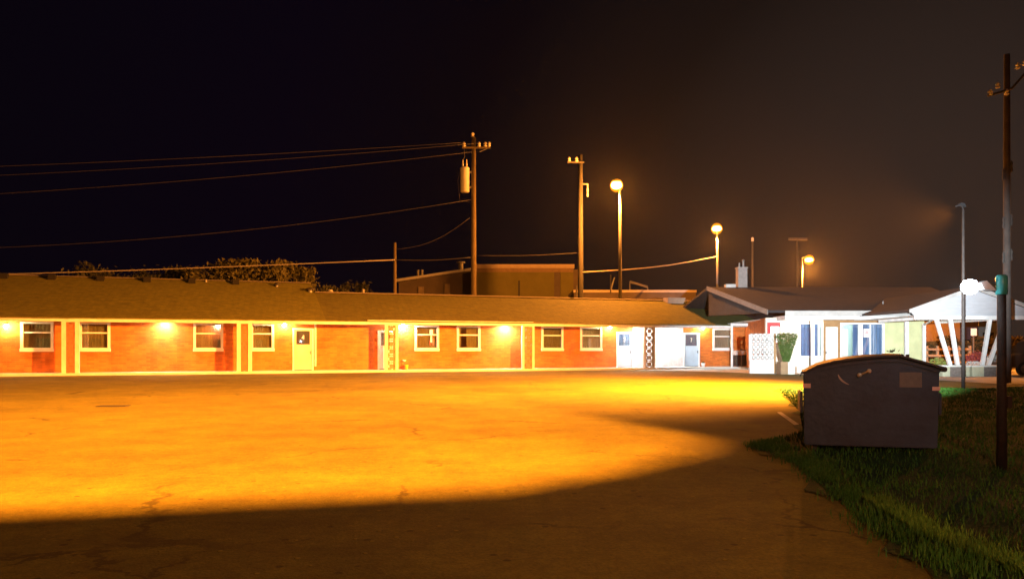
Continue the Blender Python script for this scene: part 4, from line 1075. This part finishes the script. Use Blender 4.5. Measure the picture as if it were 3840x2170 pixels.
def fence(px0, px1, Y, label):
    xa, xb = ox(px0, Y), ox(px1, Y); e = empty("rail_fence", (xa, Y, 0)); L = xb-xa; m = mat("log_rail", (.40, .27, .16), .9, .3, 3)
    b = MB()
    for z in (.35, .85, 1.3): b.tube([(0, 0, z), (L*.3, .02, z-.02), (L*.6, -.02, z+.02), (L, 0, z)], .09, 8)
    b.build("rail", m, e)
    for i in range(5):
        p = MB(); p.tube([(L*i/4, .12, 0), (L*i/4, .12, 1.55)], .11, 8); p.build("post", m, e)
    return tag(e, label, "fence")
fence(3478, 3640, 57, "log rail fence beside the street, seen left under the canopy")
def rsign(px_, py0, py1, pyb, Y, w, label, m):
    t = px2(px_, py0, Y); e = empty("road_sign", (t.x, Y, 0)); z0 = px2(0, py1, Y).z
    p = MB(); p.box(-.04, .04, 0, .08, 0, z0); p.build("post", m_steel, e)
    p = MB(); p.box(-w/2, w/2, -.03, -.001, z0, t.z); p.build("panel", m, e, bevel=.008)
    return tag(e, label, "sign")
rsign(3651, 1231, 1258, 1290, 56, .42, "small white street sign on a post seen under the canopy", mat("white_sign_paint", (.80, .80, .84), .5, .05))
e = empty("distant_building", (0, 96, 0)); x0, x1 = ox(3600, 96), ox(3668, 96)
b = MB(); b.box(x0, x1, 0, 8, 0, 4.6); b.build("wall", mat("purple_grey_wall", (.12, .09, .12), .9, .15), e)
b = MB(); b.box(x0+.4, x0+1.2, -.03, -.001, 1.2, 2.4); b.box(x0+1.5, x1-.3, -.03, -.001, 1.2, 2.4); b.build("window", mat("dark_glass", (.02, .02, .03), .1), e)
b = MB(); b.box(x0-.2, x1+.05, -.2, 8.2, 4.601, 4.8); b.build("roof", m_dkwall, e)
tag(e, "dark flat building far across the street behind the white sign", "building")
e = empty("distant_building", (0, 98, 0)); x0, x1 = ox(3670, 98), ox(3745, 98)
b = MB(); b.box(x0, x1, 0, 8, 0, 4.5); b.build("wall", mat("grey_siding", (.30, .32, .30), .9, .15, stretch=(1, 1, 9)), e)
b = MB(); b.box(x0+.5, x1-.6, -.03, -.001, 2.7, 3.3); b.build("window", mat("dark_glass_b", (.03, .03, .03), .1), e)
b = MB(); b.prism([(x0-.2, -.3, 4.501), (x1+.2, -.3, 4.501), ((x0+x1)/2, -.3, 5.6)], (0, 8.6, 0)); b.build("roof", m_dkwall, e)
tag(e, "grey sided building far across the street right of the white sign", "building")
# street lamp across the street that lights hedge and fence
sl = empty("highway_lamp", (34.0, 47.0, 0))
b = MB(); b.tube([(0,0,0), (0,0,8.4)], [.12, .08], 10); b.build("pole", m_steel, sl)
b = MB(); b.tube([(0,0,8.3), (.6,.1,8.6), (1.3,.2,8.6)], .05, 8); b.build("arm", m_steel, sl)
b = MB(); b.lathe([(.05, .2), (.26, .14), (.3, 0), (.28, -.02)], (1.45, .2, 8.5), 14); b.build("head", m_steel, sl)
light("sodium_light", 'POINT', (35.45, 47.2, 8.2), 11000, SODIUM, sl, .2)
tag(sl, "orange street lamp just past the right edge of the picture by the road", "street lamp")
# flower tubs near the canopy
def tub(px_, Y, col, label, s=1.0):
    e = empty("flower_tub", (ox(px_, Y), Y, .006)); b = MB(); b.lathe([(.22*s, 0), (.30*s, .38*s), (.33*s, .42*s), (.28*s, .42*s), (.2*s, .1)], (0,0,0), 16); b.build("tub", mat("tub_clay", (.50, .48, .44), .8, .1), e, smooth=True)
    f = MB()
    for i in range(420):
        a = random.uniform(0, 6.28); r = .42*s*random.random()**.5; p = Vector((r*math.cos(a), r*math.sin(a), .42*s + random.random()*.45*s*(1-r)))
        d1 = Vector((random.gauss(0,1), random.gauss(0,1), random.gauss(0,1))).normalized(); d2 = d1.orthogonal().normalized(); q = .05*s
        f.add([p-d1*q, p+d2*q*.6, p+d1*q, p-d2*q*.6], [(0,1,2,3)])
    f.build("flowers", mat("flowers", col, .7, .4, 9), e)
    return tag(e, label, "flower tub", "flower tubs by the canopy")
tub(3664, 44, (.30, .05, .05), "flower tub of dark red blooms behind the right planter", 1.6)
tub(3640, 42, (.66, .64, .62), "flower tub of white blooms left of the red blooms", .8)
tub(3728, 42.5, (.60, .62, .60), "flower tub of pale blooms behind the slanted posts on the right", 1.3)
tub(3520, 43.0, (.22, .28, .06), "flower tub of yellow-green leaves near the rail fence", 1.1)

# parked dark SUV at the right edge
cv = empty("parked_car", (ox(3905, 40.6), 40.6, .006), R(0))
m_car = mat("dark_car_paint", (.055, .042, .038), .35, .15, 2, spec=.6, coat=.6)
m_tire = mat("tyre_rubber", (.02, .02, .02), .9)
cs = MB()
side = [(-2.2, .42), (-2.28, .75), (-2.2, 1.02), (-1.2, 1.12), (-.62, 1.72), (-.3, 1.80), (1.5, 1.80), (1.95, 1.70), (2.2, 1.15), (2.25, .55), (2.15, .40)]
cs.prism([(x, -.88, z) for x, z in side], (0, 1.76, 0)); cbo = cs.build("body", m_car, cv, bevel=.05)
for s in (-1, 1):
    g1 = MB(); yq = s*.883
    g1.add([(-1.02, yq, 1.16), (-.05, yq, 1.16), (-.05, yq, 1.68), (-.50, yq, 1.68)], [(0,1,2,3)]); g1.add([(.03, yq, 1.16), (1.0, yq, 1.16), (1.0, yq, 1.68), (.03, yq, 1.68)], [(0,1,2,3)]); g1.add([(1.08, yq, 1.16), (1.95, yq, 1.2), (1.75, yq, 1.66), (1.08, yq, 1.68)], [(0,1,2,3)])
    g1.build("side_window", mat("car_glass", (.01, .01, .012), .05, .1, spec=.8), cv)
    mi = MB(); mi.box(-.95, -.78, s*.90, s*1.08, 1.14, 1.30); mi.build("mirror", mat("chrome_mirror", (.75, .68, .64), .25, .05), cv, bevel=.02)
    for x_ in (-1.4, 1.4):
        wh = MB(); wh.tube([(x_, s*.70, .36), (x_, s*.90, .36)], .355, 20); wo_ = wh.build("wheel", m_tire, cv)
        ri = MB(); ri.tube([(x_, s*.895, .36), (x_, s*.915, .36)], .22, 16); ri.build("rim", m_steel, wo_)
hl = MB(); hl.box(-2.30, -2.2, -.8, -.5, .72, .9); hl.build("headlight", m_frame, cv); hl = MB(); hl.box(-2.30, -2.2, .5, .8, .72, .9); hl.build("headlight", m_frame, cv)
tag(cv, "dark sport utility vehicle parked at the right edge behind the canopy", "car")

# ------------------------------------------------------------------ unseen shadow caster added behind the camera, outlined by the lot's shadow edge
YPL = -8.0
def sil(x, y):
    t = (y - YPL)/(y - LAMP_C.y)
    return (x + t*(LAMP_C.x-x), t*LAMP_C.z)
pts = [sil(-30, -.2), sil(-4.16, 6.45), sil(-.05, 7.5), sil(1.2, 8.6), sil(2.75, 10.4), sil(3.4, 12.1), sil(.4, 19.8)]
xend = pts[-1][0] + 30
poly = [(pts[0][0]-25, 0), (pts[0][0]-25, pts[0][1]-2)] + pts + [(pts[-1][0]+.1, 11.6), (xend, 11.6), (xend, 0)]
e = empty("lot_shadow_caster", (0, YPL, 0))
b = MB(); b.prism([(x, 0, z) for x, z in poly], (0, -.25, 0)); b.build("wall", m_brick, e)
b = MB(); b.box(-40, 40, .002, 2.5, 0, 5.6); b.build("caster_base", m_brick, e)
b = MB()
for i in range(8): b.box(-26+i*4.6, -24.6+i*4.6, 2.501, 2.54, 1.0, 2.4)
b.build("window", m_dark, e)  # dark panes dressing the added shadow caster
tag(e, "tall stepped building behind the photographer shading the near lot", "building")
fp = empty("flood_pole", (LAMP_C.x, LAMP_C.y-.4, 0))
b = MB(); b.tube([(0,0,0), (0,0,LAMP_C.z+.2)], [.15, .1], 10); b.build("pole", m_steel, fp)
b = MB(); b.box(-.25, .25, -.1, .25, LAMP_C.z-.05, LAMP_C.z+.25); b.build("head", m_metal, fp)
hp = LAMP_C + Vector((-.42, .91, 0))*1.6; av = Vector((.91, .42, 0)); tv = Vector((-.42, .91, 0))*.02
b = MB(); q4 = [hp-av*1.6+Vector((0,0,-.50)), hp+av*1.6+Vector((0,0,-.50)), hp+av*1.3+Vector((0,0,.35)), hp-av*1.3+Vector((0,0,.35))]
b.prism([p-fp.location for p in q4], tv); b.build("beam_blocker", m_metal, fp)  # unseen plate added to keep the flood off the motel front
light("flood_beam", 'SPOT', LAMP_C + Vector((0, .02, -.15)), P_C, SODIUM, fp, .17, aim=(-5.0, 9.2, 0), cone=R(46), blend=1.0)
tag(fp, "orange floodlight pole behind the photographer", "street lamp")
nl = empty("wall_lamp", (1.5, YPL+2.56, 4.2))  # unseen lamp added to brighten the dumpster front and near ground
b = MB(); b.box(-.15, .15, -.05, .12, -.02, .2); b.build("bracket", m_metal, nl)
b = MB(); b.lathe([(.10, -.02), (.12, -.1), (.06, -.16)], (0, .12, 0), 12); b.build("globe", emit("fill_lamp_glass", (1, .66, .36), 10), nl)
light("fill_light", 'POINT', (1.5, YPL+2.95, 4.0), P_FILL, (1, .58, .33), nl, .12)
tag(nl, "dim fill lamp added unseen behind the photographer", "wall lamp")

# ------------------------------------------------------------------ night haze lit by the lamps
hz = MB(); hz.box(-238, 238, -54, 388, -1.0, 26.0)
hm = bpy.data.materials.new("haze"); hm.use_nodes = True
t = hm.node_tree
for n in list(t.nodes): t.nodes.remove(n)
o_ = t.nodes.new('ShaderNodeOutputMaterial'); vv = t.nodes.new('ShaderNodeVolumePrincipled')
vv.inputs['Color'].default_value = (.92, .90, .90, 1); vv.inputs['Density'].default_value = 0.6e-4; vv.inputs['Anisotropy'].default_value = .85
t.links.new(vv.outputs[0], o_.inputs['Volume'])
ho = hz.build("haze", hm); tag(ho, kind='stuff')
